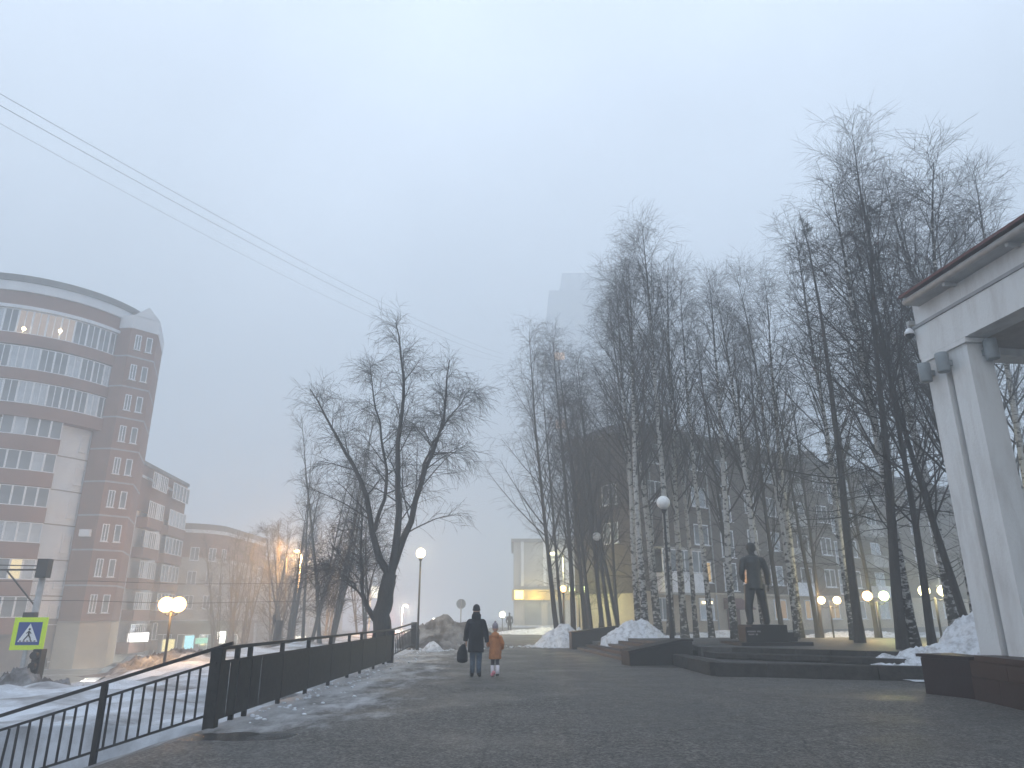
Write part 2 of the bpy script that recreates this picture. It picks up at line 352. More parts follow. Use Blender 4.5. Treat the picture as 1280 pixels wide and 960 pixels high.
plz = grid_obj('plaza', span((-14, -4.4, .4), (-4.4, 0, .2), (0, 12, .8), (12, 60, 4)), span((-30, 5, 7), (5, 11.6, .4), (11.6, 36, .35), (36, 90, 2)),
               plaza_z, am, keep=lambda x, y: (x > -4.4 or y < 11.6) and not (x > 8 and y > 27) and not (x > 4.6 and y > 36) and not (x < -2.6 and y > 37))
struct(plz)
am2 = mat('street_asphalt', (.07, .065, .06), .6, (.16, .15, .14), .8, .2, 12)
st = grid_obj('street', [-200, -60, -34, -30, -21, -18.4], [-60, 10, 40, 80, 200], lambda x, y: STREET + .02, am2, False)
struct(st)
ar = rnd.random

# ---------------------------------------------------------------- railings
def baluster_mesh(h, w=.022): return MB().box((0, 0, h / 2), (w, w, h)).mesh('baluster', M['iron'])
# section A: stepping down to the left beside the ramp
rA = empty('railing', (-4.5, 11.45, 0), 'black iron railing with thin balusters running down along the ramp at lower left', 'railing', group='black iron railings')
dx, sl_ = -1.0, -.305
def zA(s): return sl_ * s
EA = 5.2
def barA(name, s0, s1, z, w): return MB().bar((-s0, 0, zA(s0) + z), (-s1, 0, zA(s1) + z), w, w * .8).build(name, M['iron'], rA)
barA('top_rail', -.28, EA, 1.09, .06); barA('middle_rail', 0, EA, .885, .045); barA('bottom_rail', 0, EA, .17, .045)
for s in (1.55, 3.15, 4.75): MB().box((-s, 0, zA(s) + .52), (.075, .075, 1.10)).build('post', M['iron'], rA)
bmsh = baluster_mesh(.69, .026)
k = 0
for i in range(1, 33):
    s = i * .16
    if min(abs(s - q) for q in (1.55, 3.15, 4.75)) < .06: continue
    o = link('baluster', bmsh, rA, (-s, 0, zA(s) + .185))
    if i > 14 and i % 9 == 0: o.rotation_euler = (0, R(3), 0)
# section B: sheet panelled railing along the plaza
rB = empty('panelled_railing', (-4.4, 11.4, 0), 'black railing filled with solid metal sheets along the left side of the plaza', 'railing', group='black iron railings')
LB = 14.4; xe = .28
def xB(s): return xe * s / LB
def zt(s): return 1.12 - .02 * s / LB
MB().box((0, 0, .5), (.17, .17, 1.22)).build('corner_post', M['iron'], rB, bevel=.008)
MB().bar((xB(0), -.1, 1.1), (xB(LB), LB, 1.07), .07, .05).build('top_rail', M['iron'], rB)
MB().bar((xB(0), 0, .13), (xB(LB), LB, .13), .06, .05).build('bottom_rail', M['iron'], rB)
MB().bar((xB(0), -.1, .9), (xB(LB), LB, .88), .05, .04).build('middle_rail', M['iron'], rB)
ys = [.75, 1.3, 2.95, 4.65, 6.45, 8.3, 9.75, 11.6, 13.2]
for s in ys: MB().box((xB(s), s, .56), (.07, .07, 1.1)).build('post', M['iron'], rB)
MB().box((xB(LB), LB, .52), (.2, .2, 1.05)).build('end_post', M['iron'], rB, bevel=.008)
edges = [.02, .36, .40, .70, .74, 1.28, 1.31, 1.74, 1.78, 2.9, 2.93, 4.6, 4.63, 6.4, 6.43, 8.3, 8.33, 9.75, 9.78, 11.6, 11.63, 13.2, 13.23, 14.35]
for a, b_ in zip(edges[::2], edges[1::2]):
    q = MB().bar((xB(a) + .05, a, .50), (xB(b_) + .05, b_, .50), .012, .78).build('sheet_panel', M['iron'], rB)
# section C: short balustered piece before the heap of snow
rC = empty('railing', (-4.35, 26.6, 0), 'short black railing with open balusters ending at the lit lamp post', 'railing', group='black iron railings')
a = Vector((0, 0, 0)); e = Vector((-.1, 7.6, .12))
MB().bar(a + Vector((0, 0, 1.02)), e + Vector((0, 0, 1.07)), .06).build('top_rail', M['iron'], rC)
MB().bar(a + Vector((0, 0, .82)), e + Vector((0, 0, .86)), .04).build('middle_rail', M['iron'], rC)
MB().bar(a + Vector((0, 0, .15)), e + Vector((0, 0, .15)), .04).build('bottom_rail', M['iron'], rC)
MB().box(e + Vector((0, 0, .55)), (.24, .24, 1.12)).build('end_post', M['iron'], rC)
MB().box((0, 0, .6), (.09, .09, 1.2)).build('post', M['iron'], rC)
bC = baluster_mesh(.68, .035)
for i in range(1, 16): link('baluster', bC, rC, a + (e - a) * i / 16 + Vector((0, 0, .16)))

# ---------------------------------------------------------------- lamps
def point(parent, loc, col, power, rad=.12):
    l = bpy.data.lights.new('bulb', 'POINT'); l.energy = power * 7; l.color = col; l.shadow_soft_size = rad
    o = bpy.data.objects.new('bulb', l); COL.objects.link(o); o.parent = parent; o.location = loc; return o
EM = {}
def emit(col, s, tr=.5):
    k = (col, s, tr)
    if k not in EM: EM[k] = emis('lamp_glow', col, s, tr)
    return EM[k]
WARM = (1.0, .72, .38); WHITE = (1.0, .92, .74); SOD = (1.0, .55, .20); GREENY = (.85, 1.0, .42)
def globe_lamp(x, y, z, h, label, r=.25, lit=None, power=60, pr=.055, group='globe lamps on the square'):
    t = empty('globe_lamp', (x, y, z), label, 'lamp', group=group)
    MB().tube([(0, 0, -.2), (0, 0, .9), (0, 0, .92), (0, 0, h - r - .12)], [pr * 1.7, pr * 1.6, pr, pr * .8], 12).build('pole', M['rust'], t, True)
    MB().tube([(0, 0, h - r - .14), (0, 0, h - r - .02)], [pr * 1.2, r * .5], 12).build('collar', M['rust'], t, True)
    MB().ball((0, 0, h), r, 24, 16).build('globe', emit(lit, 7.0, .35) if lit else M['globe'], t, True)
    if lit: point(t, (0, 0, h), lit, power, r * .7)
    return t
def twin_lamp(x, y, z, h, label, cols, r=.2, sp=.42, power=40, rz=0, pr=.04, group='lit twin globe lamps'):
    t = empty('twin_globe_lamp', (x, y, z), label, 'lamp', rz, group=group)
    MB().tube([(0, 0, -.2), (0, 0, h - .25)], [pr * 1.2, pr], 10).build('pole', M['rust'], t, True)
    for s, c in zip((-1, 1), cols):
        MB().tube([(0, 0, h - .3), (s * sp * .5, 0, h - .38), (s * sp, 0, h - .32), (s * sp, 0, h - r + .02)], [.018] * 4, 8).build('bracket', M['rust'], t, True)
        MB().ball((s * sp, 0, h), r, 20, 14).build('globe', emit(c, 7.0, .35), t, True)
        point(t, (s * sp, 0, h), c, power, r * .7)
    return t
globe_lamp(5.7, 26.9, .58, 5.0, 'unlit white globe lamp on a tall black post beside the monument steps')
globe_lamp(4.8, 41, .2, 5.55, 'unlit white globe lamp among the birches, the farther of the two unlit globes', r=.24)
globe_lamp(-4.35, 34.8, 0, 4.35, 'lit single globe lamp on a slim pole at the end of the left railing', .22, (1.0, .80, .48), 110, .05)
twin_lamp(-11.85, 26, -.05, 1.95, 'sodium orange lamp with two merged globes on the snow bank at left', (SOD, SOD), r=.26, sp=.21, power=55, group='lit twin globe lamps')
twin_lamp(16.2, 38, .4, 1.85, 'lit twin globe lamp with the smallest globes, nearest to the statue', (WARM, WARM), .19, .4)
twin_lamp(16.25, 33.2, .4, 1.95, 'lit twin globe lamp with one orange and one greenish globe', ((1, .62, .28), GREENY), .21, .37, 55)
twin_lamp(16.5, 29, .5, 1.95, 'lit twin globe lamp next to the white pillars, with two scrolled brackets', ((1, .86, .45), (1, .86, .45)), .21, .36, 55, R(-5))
twin_lamp(4.5, 50, 0, 3.15, 'distant greenish twin globe lamp seen between the leaning dark trunks', (GREENY, GREENY), .2, .45, 50)
globe_lamp(3.25, 47, 0, 3.1, 'distant small warm globe lamp between two trunks left of the greenish pair', .2, SOD, 60)

def street_lamp(x, y, z, h, arm, label, col, power, r=.22, white=False):
    t = empty('street_lamp', (x, y, z), label, 'street lamp', group='distant street lamps')
    MB().tube([(0, 0, 0), (0, 0, h - .1)], [.10, .06], 8).build('pole', M['pole'], t, True)
    MB().tube([(0, 0, h - .15), (arm * .5, 0, h + .1), (arm, 0, h + .08)], [.04] * 3, 6).build('arm', M['pole'], t, True)
    MB().box((arm, 0, h + .12), (.6, .25, .1)).build('lamp_head', M['pole'], t, bevel=.02)
    MB().ball((arm, 0, h), (r, r * .7, r * .4), 12, 8).build('lamp_glass', emit(col, 9.0, .35), t, True)
    point(t, (arm, 0, h - .12), col, power, .15)
street_lamp(-17.3, 60, STREET, 9.2, -.35, 'sodium orange street lamp glowing through the bare trees at left', SOD, 1500, .35)
street_lamp(4.2, 60, 0, 6.3, -.8, 'pale yellow street lamp shining high between the clustered trunks', (1, .9, .5), 170, .3)
globe_lamp(-.9, 70, -.9, 2.4, 'small lit globe by the path just right of the orange coated child', .27, (1, .90, .58), 75, .04, 'distant lit globes')
globe_lamp(-6.5, 80, -1.9, 2.7, 'faint white globe just above the snow heap left of the round road sign', .26, (1, .93, .68), 60, .04, 'distant lit globes')
globe_lamp(-9.4, 90, -2, 2.9, 'tiniest far white globe above the left end of the dirty snow heap', .18, (1, .95, .85), 30, .04, 'distant lit globes')
street_lamp(-10.3, 70, -2, 4.3, .35, 'far street lamp with a slanted beam just right of the forked tree', (1, .85, .65), 220, .2)

# lit white box sign behind the forked tree
t = empty('light_box_sign', (-13.7, 72, STREET), 'pale lit box on a pole just left of the forked tree trunk', 'sign')
MB().box((0, 0, 3.2), (.14, .14, 6.4)).build('pole', M['pole'], t)
MB().box((.45, 0, 6.35), (.8, .3, 1.1)).build('light_box', emis('box_glow', (1, .97, .85), 1.3), t)
# traffic light with a red lens, far away
t = empty('traffic_light', (-11.0, 66, STREET), 'far traffic light showing red through the fog right of the forked tree', 'traffic light')
MB().tube([(0, 0, 0), (0, 0, 3.4)], .07, 8).build('pole', M['pole'], t)
MB().box((0, 0, 3.7), (.34, .25, 1.0)).build('housing', M['black'], t)
for k_, c in enumerate(((1, .06, .05), None, None)):
    o = MB().ball((0, -.14, 4.02 - .32 * k_), (.13, .05, .13), 12, 8).build('lens', emit(c, 9.0, .3) if c else M['black'], t, True)
point(t, (0, -.35, 4.0), (1, .10, .08), 90, .1)

# ---------------------------------------------------------------- signs at left
t = empty('crossing_sign', (-14.72, 23, -1.9), 'square pedestrian crossing sign with a fluorescent yellow border on a grey pole', 'road sign', R(10))
MB().tube([(0, .05, -.8), (0, .05, 3.35)], .045, 10).build('pole', M['pole'], t, True)
def slab(poly, y, th, name, m):
    me = MB(); nn = len(poly)
    me.add([(x, y, z) for x, z in poly] + [(x, y + th, z) for x, z in poly], [tuple(range(nn)), tuple(range(nn, 2 * nn))[::-1]] + [((i + 1) % nn, i, nn + i, nn + (i + 1) % nn) for i in range(nn)])
    return me.build(name, m, t)
cz = 2.92
def sq(h, c=(0, cz)): return [(c[0] - h, c[1] - h), (c[0] + h, c[1] - h), (c[0] + h, c[1] + h), (c[0] - h, c[1] + h)]
slab(sq(.47), -.02, .02, 'border', M['signyellow']); slab(sq(.33), -.028, .006, 'blue_field', M['signblue'])
slab([(-.28, cz - .24), (.28, cz - .24), (0, cz + .29)], -.036, .006, 'white_triangle', M['signwhite'])
fig = MB()
def fbar(a, b_, w): fig.bar((a[0], -.043, cz + a[1]), (b_[0], -.043, cz + b_[1]), w, .006)
for a, b_, w in (((.0, .08), (.005, -.05), .05), ((.0, -.04), (-.06, -.12), .034), ((-.06, -.12), (-.11, -.19), .03), ((.01, -.05), (.06, -.12), .034), ((.06, -.12), (.08, -.2), .03),
                 ((0, .07), (-.07, .0), .022), ((0, .07), (.07, -.0), .022)):
    aa, bb = Vector((a[0], 0, a[1])), Vector((b_[0], 0, b_[1])); d_ = (bb - aa).normalized(); p_ = Vector((-d_.z, 0, d_.x)) * w / 2
    vs = [aa + p_, aa - p_, bb - p_, bb + p_]
    fig.add([(v.x, -.040, cz + v.z) for v in vs] + [(v.x, -.046, cz + v.z) for v in vs], [(0, 1, 2, 3), (7, 6, 5, 4), (0, 3, 7, 4), (1, 5, 6, 2), (0, 4, 5, 1), (3, 2, 6, 7)])
fig.ball((.005, -.043, cz + .125), (.032, .006, .032), 10, 6)
for k_ in range(5): fig.box((-.2 + .1 * k_, -.043, cz - .215), (.055, .006, .03))
fig.build('walking_figure', M['black'], t)
t = empty('traffic_light', (-14.35, 23.1, -1.9), 'black traffic light housing seen from the side just behind the crossing sign', 'traffic light')
MB().box((0, 0, 2.0), (.26, .3, .95), 0).build('housing', M['black'], t, bevel=.02); MB().tube([(-.12, .15, -.5), (-.12, .15, 2.5)], .04, 8).build('pole', M['pole'], t)
for k_ in range(3): MB().tube([(0, -.15, 2.3 - .3 * k_), (0, -.3, 2.3 - .3 * k_)], .11, 10).build('visor', M['black'], t)
for k_ in range(3): MB().ball((0, -.155, 2.3 - .3 * k_), (.09, .02, .09), 10, 6).build('lens', M['lampgrey'], t)
t = empty('overhead_line_mast', (-19.1, 30, STREET), 'grey mast at left edge with a horizontal arm, braces and a dark box on top', 'mast')
MB().tube([(-.1, 0, 0), (0, 0, 6.1)], [.16, .12], 10).build('pole', M['pole'], t, True)
MB().bar((-5, 0, 6.05), (.1, 0, 6.05), .07).build('arm', M['rust'], t); MB().bar((-5, 0, 6.3), (0, 0, 6.2), .04).build('arm', M['rust'], t)
MB().bar((-1.5, 0, 6.0), (-.05, 0, 4.6), .05).build('brace', M['rust'], t)
MB().box((.05, -.1, 6.1), (.45, .35, .75)).build('box', M['black'], t, bevel=.02); MB().box((-.1, -.15, 4.0), (.45, .3, .8)).build('box', M['black'], t, bevel=.02)
for dz in (0, .9):
    me = MB().tube([(-60 + 6 * i, 30.6 + dz, 2.1 + dz * .9 + .012 * (i - 6) ** 2) for i in range(8)] + [(-14, 31 + dz, 2.0 + dz * .9), (-8, 40, 2.3 + dz), (-13.7, 71, 4.2 + dz)], .011, 5)
    tag(me.build('tram_wire', M['black']), ('lower' if dz == 0 else 'upper') + ' dark overhead wire crossing the street in front of the left building', 'wire', 'street wires')
# round sign seen from behind
t = empty('round_road_sign', (-3.85, 56.3, -.1), 'round road sign seen from behind on a thin pole left of the man', 'road sign')
MB().tube([(0, .0, 0), (0, 0, 2.75)], .045, 8).build('pole', M['pole'], t, True)
MB().tube([(0, .04, 2.4), (0, .07, 2.4)], .36, 24).build('disc', M['lampgrey'], t)

# ---------------------------------------------------------------- overhead cables
def cable(a, b_, sag, r, label):
    a, b_ = Vector(a), Vector(b_); pts = []
    for i in range(41):
        u = i / 40; p_ = a.lerp(b_, u); p_.z -= sag * 4 * u * (1 - u); pts.append(p_)
    tag(MB().tube(pts, r, 6).build('overhead_cable', M['black']), label, 'cable', 'cables across the sky')
cable((-24.5, 10, 19.6), (-1.5, 112, 43), 1.6, .010, 'uppermost of the thin cables slanting down across the sky')
cable((-24.5, 10.3, 19.3), (-1.6, 112, 42.2), 1.7, .011, 'middle one of the thin cables slanting down across the sky')
cable((-24.5, 10.5, 18.95), (-1.7, 112, 41.6), 2.4, .007, 'faintest and lowest of the thin cables slanting down across the sky')

# ---------------------------------------------------------------- window helper (shared meshes)
WC = {}
def wmesh(w, h, mull, tran=0):
    k_ = (w, h, mull, tran)
    if k_ not in WC:
        f = MB(); tk = .07
        f.box((0, 0, h / 2 - tk / 2), (w, .08, tk)).box((0, 0, -h / 2 + tk / 2), (w, .08, tk))
        for x in [-w / 2 + tk / 2, w / 2 - tk / 2] + [-w / 2 + w * (i + 1) / (mull + 1) for i in range(mull)]: f.box((x, 0, 0), (tk, .08, h - 2 * tk))
        if tran: f.box((0, .004, tran), (w - 2 * tk, .06, tk))
        g_ = MB().box((0, .02, 0), (w - .1, .02, h - .1))
        s_ = MB().box((0, -.06, -h / 2 - .03), (w + .16, .2, .05))
        WC[k_] = (f.mesh('window', M['frame']), g_.mesh('pane', M['glass']), g_.mesh('pane', M['glass_pale']), s_.mesh('sill', M['frame']), {})
    return WC[k_]
LIT = {}
def litmat(c, s):
    if (c, s) not in LIT: LIT[c, s] = emis('lit_window', c, s)
    return LIT[c, s]
def window(parent, p, rz, w, h, mull=1, tran=0, pale=False, lit=None, sill=True, name='window'):
    wm = wmesh(w, h, mull, tran); o = link(name, wm[0], parent, p, rz)
    g_ = link('pane', wm[2] if pale else wm[1], o)
    if lit:
        if lit not in wm[4]:
            q = wm[1].copy(); q.materials.clear(); q.materials.append(litmat(*lit)); wm[4][lit] = q
        g_.data = wm[4][lit]
    if sill: link('sill', wm[3], o)
    return o

# ---------------------------------------------------------------- left curved apartment block
B1 = empty('apartment_block', (-46.5, 65.7, STREET), 'tall curved brick apartment block with ribbon glazing filling the left edge', 'building')
zz = lambda z: z - STREET
def arc(r, a0, a1, n_=None):
    n_ = n_ or max(2, int(abs(a1 - a0) / 4)); return [(r * math.cos(R(a0 + (a1 - a0) * i / n_)), r * math.sin(R(a0 + (a1 - a0) * i / n_))) for i in range(n_ + 1)]
def ringslab(r0, r1, a0, a1, z0, z1):
    m_ = MB(); o = arc(r1, a0, a1); i_ = arc(r0, a0, a1); nn = len(o)
    for k_ in range(nn - 1):
        vs = [(*i_[k_], z0), (*o[k_], z0), (*o[k_ + 1], z0), (*i_[k_ + 1], z0), (*i_[k_], z1), (*o[k_], z1), (*o[k_ + 1], z1), (*i_[k_ + 1], z1)]
        fs = [(3, 2, 1, 0), (4, 5, 6, 7), (1, 2, 6, 5), (3, 0, 4, 7)]
        if k_ == 0: fs.append((0, 1, 5, 4))
        if k_ == nn - 2: fs.append((2, 3, 7, 6))
        m_.add(vs, fs)
    return m_
A0, A1 = -150, 2
# pale lower wall + core
ringslab(5, 8.9, A0, A1 - 6, zz(STREET), zz(18.2)).build('wall', M['wallwhite'], B1)
ringslab(5, 8.96, A0, A1 - 6, zz(STREET) - .5, zz(1.2)).build('ground_floor_wall', M['socle'], B1)
ringslab(5, 9.3, A0, A1, zz(17.9), zz(27.0)).build('upper_core', M['socle'], B1)
for z0, z1, nm in ((17.3, 18.4, 'spandrel'), (20.45, 21.4, 'spandrel'), (23.5, 24.5, 'spandrel')): ringslab(8.5, 9.95, A0, A1, zz(z0), zz(z1)).build(nm, M['brick'], B1)
ringslab(8.5, 10.05, A0, A1, zz(26.72), zz(27.02)).build('cornice', M['wallwhite'], B1)
ringslab(8.5, 9.9, A0, A1, zz(27.02), zz(28.3)).build('attic_band', M['brick'], B1)
ringslab(8.5, 10.1, A0, A1, zz(28.3), zz(29.15)).build('cornice', M['wallwhite'], B1)
ringslab(5, 10.2, A0, A1, zz(29.15), zz(29.75)).build('roof_edge', M['roofgrey'], B1)
MB().prism(arc(8.6, A0, A1), zz(29.5), zz(29.9)).build('roof', M['roofgrey'], B1)
for zc, hh in ((19.42, 1.96), (22.42, 2.0), (25.6, 2.16)):
    a_ = A0 + 3; kk = 0
    while a_ < A1 - 4:
        st_ = 6.2; am_ = a_ + st_ / 2; w_ = round(2 * 9.8 * math.sin(R(st_ / 2)), 3)
        px_, py_ = 9.8 * math.cos(R(am_)), 9.8 * math.sin(R(am_))
        lit = None; pale = rnd.random() < (.7 if am_ < -72 else .45)
        if zc > 25 and -66 < am_ < -42: lit = ((.75, .62, .55), .42)
        window(B1, (px_, py_, zz(zc)), R(am_ + 90), w_, hh, 1, 0, pale, lit, False); a_ += st_; kk += 1
for am_, zc in ((-48, 25.3), (-63, 24.9)):
    q = MB().ball((9.55 * math.cos(R(am_)), 9.55 * math.sin(R(am_)), zz(zc)), .16, 8, 6).build('room_lamp', emis('room_lamp', (1, .7, .35), 12), B1); q.location = (.45 * math.cos(R(am_)), .45 * math.sin(R(am_)), 0)
# stacked balcony bays and narrow windows
for c0, c1 in ((-64, -38), (-118, -90)):
    for f_ in range(6):
        zb = 15.8 - 2.9 * f_
        ringslab(8.8, 9.85, c0, c1, zz(zb - 1.25), zz(zb - .02)).build('balcony_front', M['brick'], B1)
        nn = 5; st_ = (c1 - c0) / nn
        for i in range(nn):
            am_ = c0 + st_ * (i + .5)
            window(B1, (9.72 * math.cos(R(am_)), 9.72 * math.sin(R(am_)), zz(zb + .8)), R(am_ + 90), round(2 * 9.72 * math.sin(R(st_ / 2)), 3), 1.62, 0, 0, (f_ * 3 + i) % 5 == 1 or f_ == 3, ((1, .8, .45), .8) if (f_ == 4 and i == 3) else None, False)
        if f_ == 0: ringslab(8.8, 9.85, c0, c1, zz(17.4), zz(17.55)).build('balcony_roof', M['brick'], B1)
for am_ in (-22, -76):
    for f_ in range(7):
        window(B1, (8.9 * math.cos(R(am_)), 8.9 * math.sin(R(am_)), zz(16.0 - 2.9 * f_)), R(am_ + 90), .95, 1.5, 0, 0, False, None, True)
for f_ in range(6): ringslab(8.9, 8.94, -37, A1 - 6, zz(14.55 - 2.9 * f_), zz(14.63 - 2.9 * f_)).build('joint_band', M['socle'], B1)
# brick stair tower at the corner
tw = [(-38.8, 64.2), (-37.9, 62.6), (-35.9, 62.4), (-34.3, 64.2), (-36.4, 69.5), (-41, 70)]
def loc1(p_): return (p_[0] + 46.5, p_[1] - 65.7)
twl = [loc1(p_) for p_ in tw]
MB().prism(twl, zz(1.0), zz(27.3)).build('tower', M['brick'], B1)
def scl(poly, k_):
    cx_ = sum(p_[0] for p_ in poly) / len(poly); cy_ = sum(p_[1] for p_ in poly) / len(poly); return [(cx_ + (x - cx_) * k_, cy_ + (y - cy_) * k_) for x, y in poly]
MB().prism(scl(twl, 1.012), zz(STREET) - .4, zz(1.0)).build('tower_base', M['cream'], B1)
MB().prism(scl(twl, 1.02), zz(27.3), zz(28.6)).build('tower_crown', M['wallwhite'], B1)
for i, (a_, b_) in enumerate(((0, 1), (2, 3))):
    p0, p1 = Vector(twl[a_]), Vector(twl[b_]); mid = (p0 + p1) / 2; nrm = Vector((p1.y - p0.y, -(p1.x - p0.x))).normalized()
    m_ = MB(); q0, q1 = p0 + nrm * .12, p1 + nrm * .12; qm = mid + nrm * .12
    vs = [(*q0, zz(28.6)), (*q1, zz(28.6)), (*qm, zz(29.75)), (*(q0 - nrm * .6), zz(28.6)), (*(q1 - nrm * .6), zz(28.6)), (*(qm - nrm * .6), zz(29.75))]
    m_.add(vs, [(0, 1, 2), (5, 4, 3), (0, 3, 4, 1), (1, 4, 5, 2), (2, 5, 3, 0)]).build('gable', M['wallwhite'], B1)
MB().box((twl[0][0] + .5, twl[0][1] - .4, zz(29.0)), (.9, .9, 1.1), R(30)).build('gable_post', M['wallwhite'], B1)
MB().prism(scl(twl, .7), zz(28.6), zz(29.3)).build('tower_roof', M['roofgrey'], B1)
for f_ in range(9):
    z_ = 26.0 - 2.95 * f_
    MB().prism(scl(twl, 1.012), zz(z_ - 1.55), zz(z_ - 1.4)).build('string_course', M['plaster_grey'], B1)
    for j, u in enumerate((.3, .72)):
        p0, p1 = Vector(twl[2]), Vector(twl[3]); p_ = p0.lerp(p1, u); nrm = Vector((p1.y - p0.y, -(p1.x - p0.x))).normalized(); p_ += nrm * .03
        window(B1, (p_.x, p_.y, zz(z_)), math.atan2(p1.y - p0.y, p1.x - p0.x), .55, 1.5, 0 if j else 1, 0)
MB().box((-36.7 + 46.5, 62.2 - 65.7, zz(8.2)), (.9, .35, .6)).build('air_conditioner', M['frame'], B1)
MB().box((4.2, -8.6, zz(15.2)), (.9, .35, .6), R(30)).build('air_conditioner', M['frame'], B1)

# ---------------------------------------------------------------- facade helper for flat buildings
def facade(parent, x0, x1, cols, zs, w, h, mull=1, tran=0, depth=0, lit={}, pale={}, skip=()):
    for i, cx_ in enumerate(cols):
        for j, z_ in enumerate(zs):
            if (i, j) in skip: continue
            window(parent, (cx_, -depth, z_), 0, w, h, mull, tran, (i, j) in pale or rnd.random() < .3, lit.get((i, j)), True)
# second block at left: local x runs along the street away from the camera
B2 = empty('apartment_block', (-36.6, 68.5, STREET), 'lower brick and white apartment block standing directly behind the tall curved one', 'building', R(96))
MB().box((7.2, 7, 8.9), (14.4, 14, 19.8)).build('wall', M['wallwhite'], B2)
MB().box((7.2, 6.9, 16.2), (14.6, 14.2, 4.4)).build('upper_wall', M['brick'], B2)
MB().box((7.2, 6.9, 18.6), (14.9, 14.5, .35)).build('cornice', M['roofgrey'], B2)
MB().box((7.2, 6.88, 17.3), (14.7, 14.3, .25)).build('band', M['wallwhite'], B2)
B2.rotation_euler = (0, 0, R(96))
for j in range(6):
    z_ = 2.6 + 2.9 * j
    if j < 5: MB().box((4.0, -.5, z_ - 1.3), (4.0, 1.2, 1.0)).build('balcony_front', M['brick'], B2)
    for i in range(4): window(B2, (2.5 + i * 1.0, -1.0, z_), 0, .98, 1.6, 1, 0, (i + j) % 3 == 0, None, False)
    for cx_ in (.9, 7.4): window(B2, (cx_, -.03, z_), 0, .9, 1.4)
    for i in range(5): window(B2, (9.0 + i * 1.05, -.75, z_), 0, 1.03, 1.7, 0, 0, j == 4, None, False)
    if j < 5: MB().box((11.1, -.4, z_ - 1.35), (5.4, .9, .95)).build('balcony_front', M['brick'], B2)
# third block: rounded corner
B3 = empty('apartment_block', (-38.5, 93, STREET), 'low round cornered brick block farthest down the street, fading into fog', 'building')
pl3 = [(-2, -9)] + [(-2 + 5.6 * math.sin(R(a_)), -4 - 4.6 * math.cos(R(a_))) for a_ in range(0, 91, 15)] + [(3.6, 10), (-12, 10), (-12, -9)]
MB().prism(pl3, -.3, 10.6).build('wall', M['concrete'], B3); MB().prism(scl(pl3, 1.02), 10.6, 13.4).build('upper_wall', M['brick'], B3)
MB().prism(scl(pl3, 1.04), 13.4, 13.8).build('cornice', M['wallwhite'], B3); MB().prism(scl(pl3, 1.0), 13.8, 14.5).build('roof', M['roofgrey'], B3)
for j in range(4):
    for a_ in (15, 37, 60, 82):
        p_ = (-2 + 5.7 * math.sin(R(a_)), -4 - 4.7 * math.cos(R(a_)), 2.9 + 2.7 * j); window(B3, p_, R(a_), 1.0, 1.5)
    for y_ in (-1, 2, 5, 8): window(B3, (3.65, y_, 2.9 + 2.7 * j), R(90), 1.3, 1.5)
# long far row of houses fading out behind the bare trees
B4 = empty('apartment_block', (-33, 106, STREET), 'long pale block almost lost in the fog behind the bare trees at left', 'building')
MB().box((-7, 20, 5.4), (14, 40, 11.4)).build('wall', M['concrete'], B4); MB().box((-7, 20, 11.4), (14.6, 40.6, .6)).build('roof', M['roofgrey'], B4)
for j in range(3):
    for i in range(10): window(B4, (.05, 2 + i * 3.8, 3 + 2.9 * j), R(90), 1.5, 1.5)

# lit shop signs on the ground floors
def shop(p_, w_, h_, col, s_, label, rz=R(70)):
    t_ = empty('shop_sign', p_, label, 'shop sign', rz, 'lit shop signs')
    MB().box((0, 0, 0), (w_ + .1, .18, h_ + .1)).build('case', M['pole'], t_); MB().box((0, -.12, 0), (w_, .06, h_)).build('face', emis('sign_glow', col, s_), t_)
    point(t_, (0, -.6, 0), col, 14, .3)
shop((-35.6, 71.8, -.55), 2.4, .8, (1, .96, .92), 2.2, 'long white shop sign below the lower brick block')
shop((-34.2, 75.2, -1.4), 1.5, 1.1, (1, .85, .4), .9, 'yellow shop sign left of the orange twin lamp pole')
shop((-32.3, 75.5, -1.3), 1.2, 1.6, (.45, .9, 1), 1.0, 'cyan shop sign right of the orange twin lamp pole')
shop((-31.2, 75.8, -1.0), 1.6, .5, (.45, .95, .7), .7, 'small green shop sign beside the cyan one')
shop((-29.6, 76.5, -.7), 1.3, 1.1, (1, .97, .85), 4, 'bright square white shop sign in the rounded block')
shop((-24.0, 84, -1.0), 3.2, .35, (1, .95, .8), 1.2, 'faint row of pale shop lights behind the bare trees')
t = empty('shop_entrance', (-32.9, 78.4, STREET), 'dark shop entrance pavilion under the lit signs on the far side of the street', 'kiosk', R(0))
MB().box((0, 2, 1.6), (9.5, 3.4, 3.6)).build('wall', M['socle'], t); MB().box((0, 1.7, 3.5), (10, 4.4, .25)).build('roof', M['roofgrey'], t)
for i in range(4): window(t, (-3.4 + 2.3 * i, .26, 1.35), 0, 1.7, 1.9, 1)

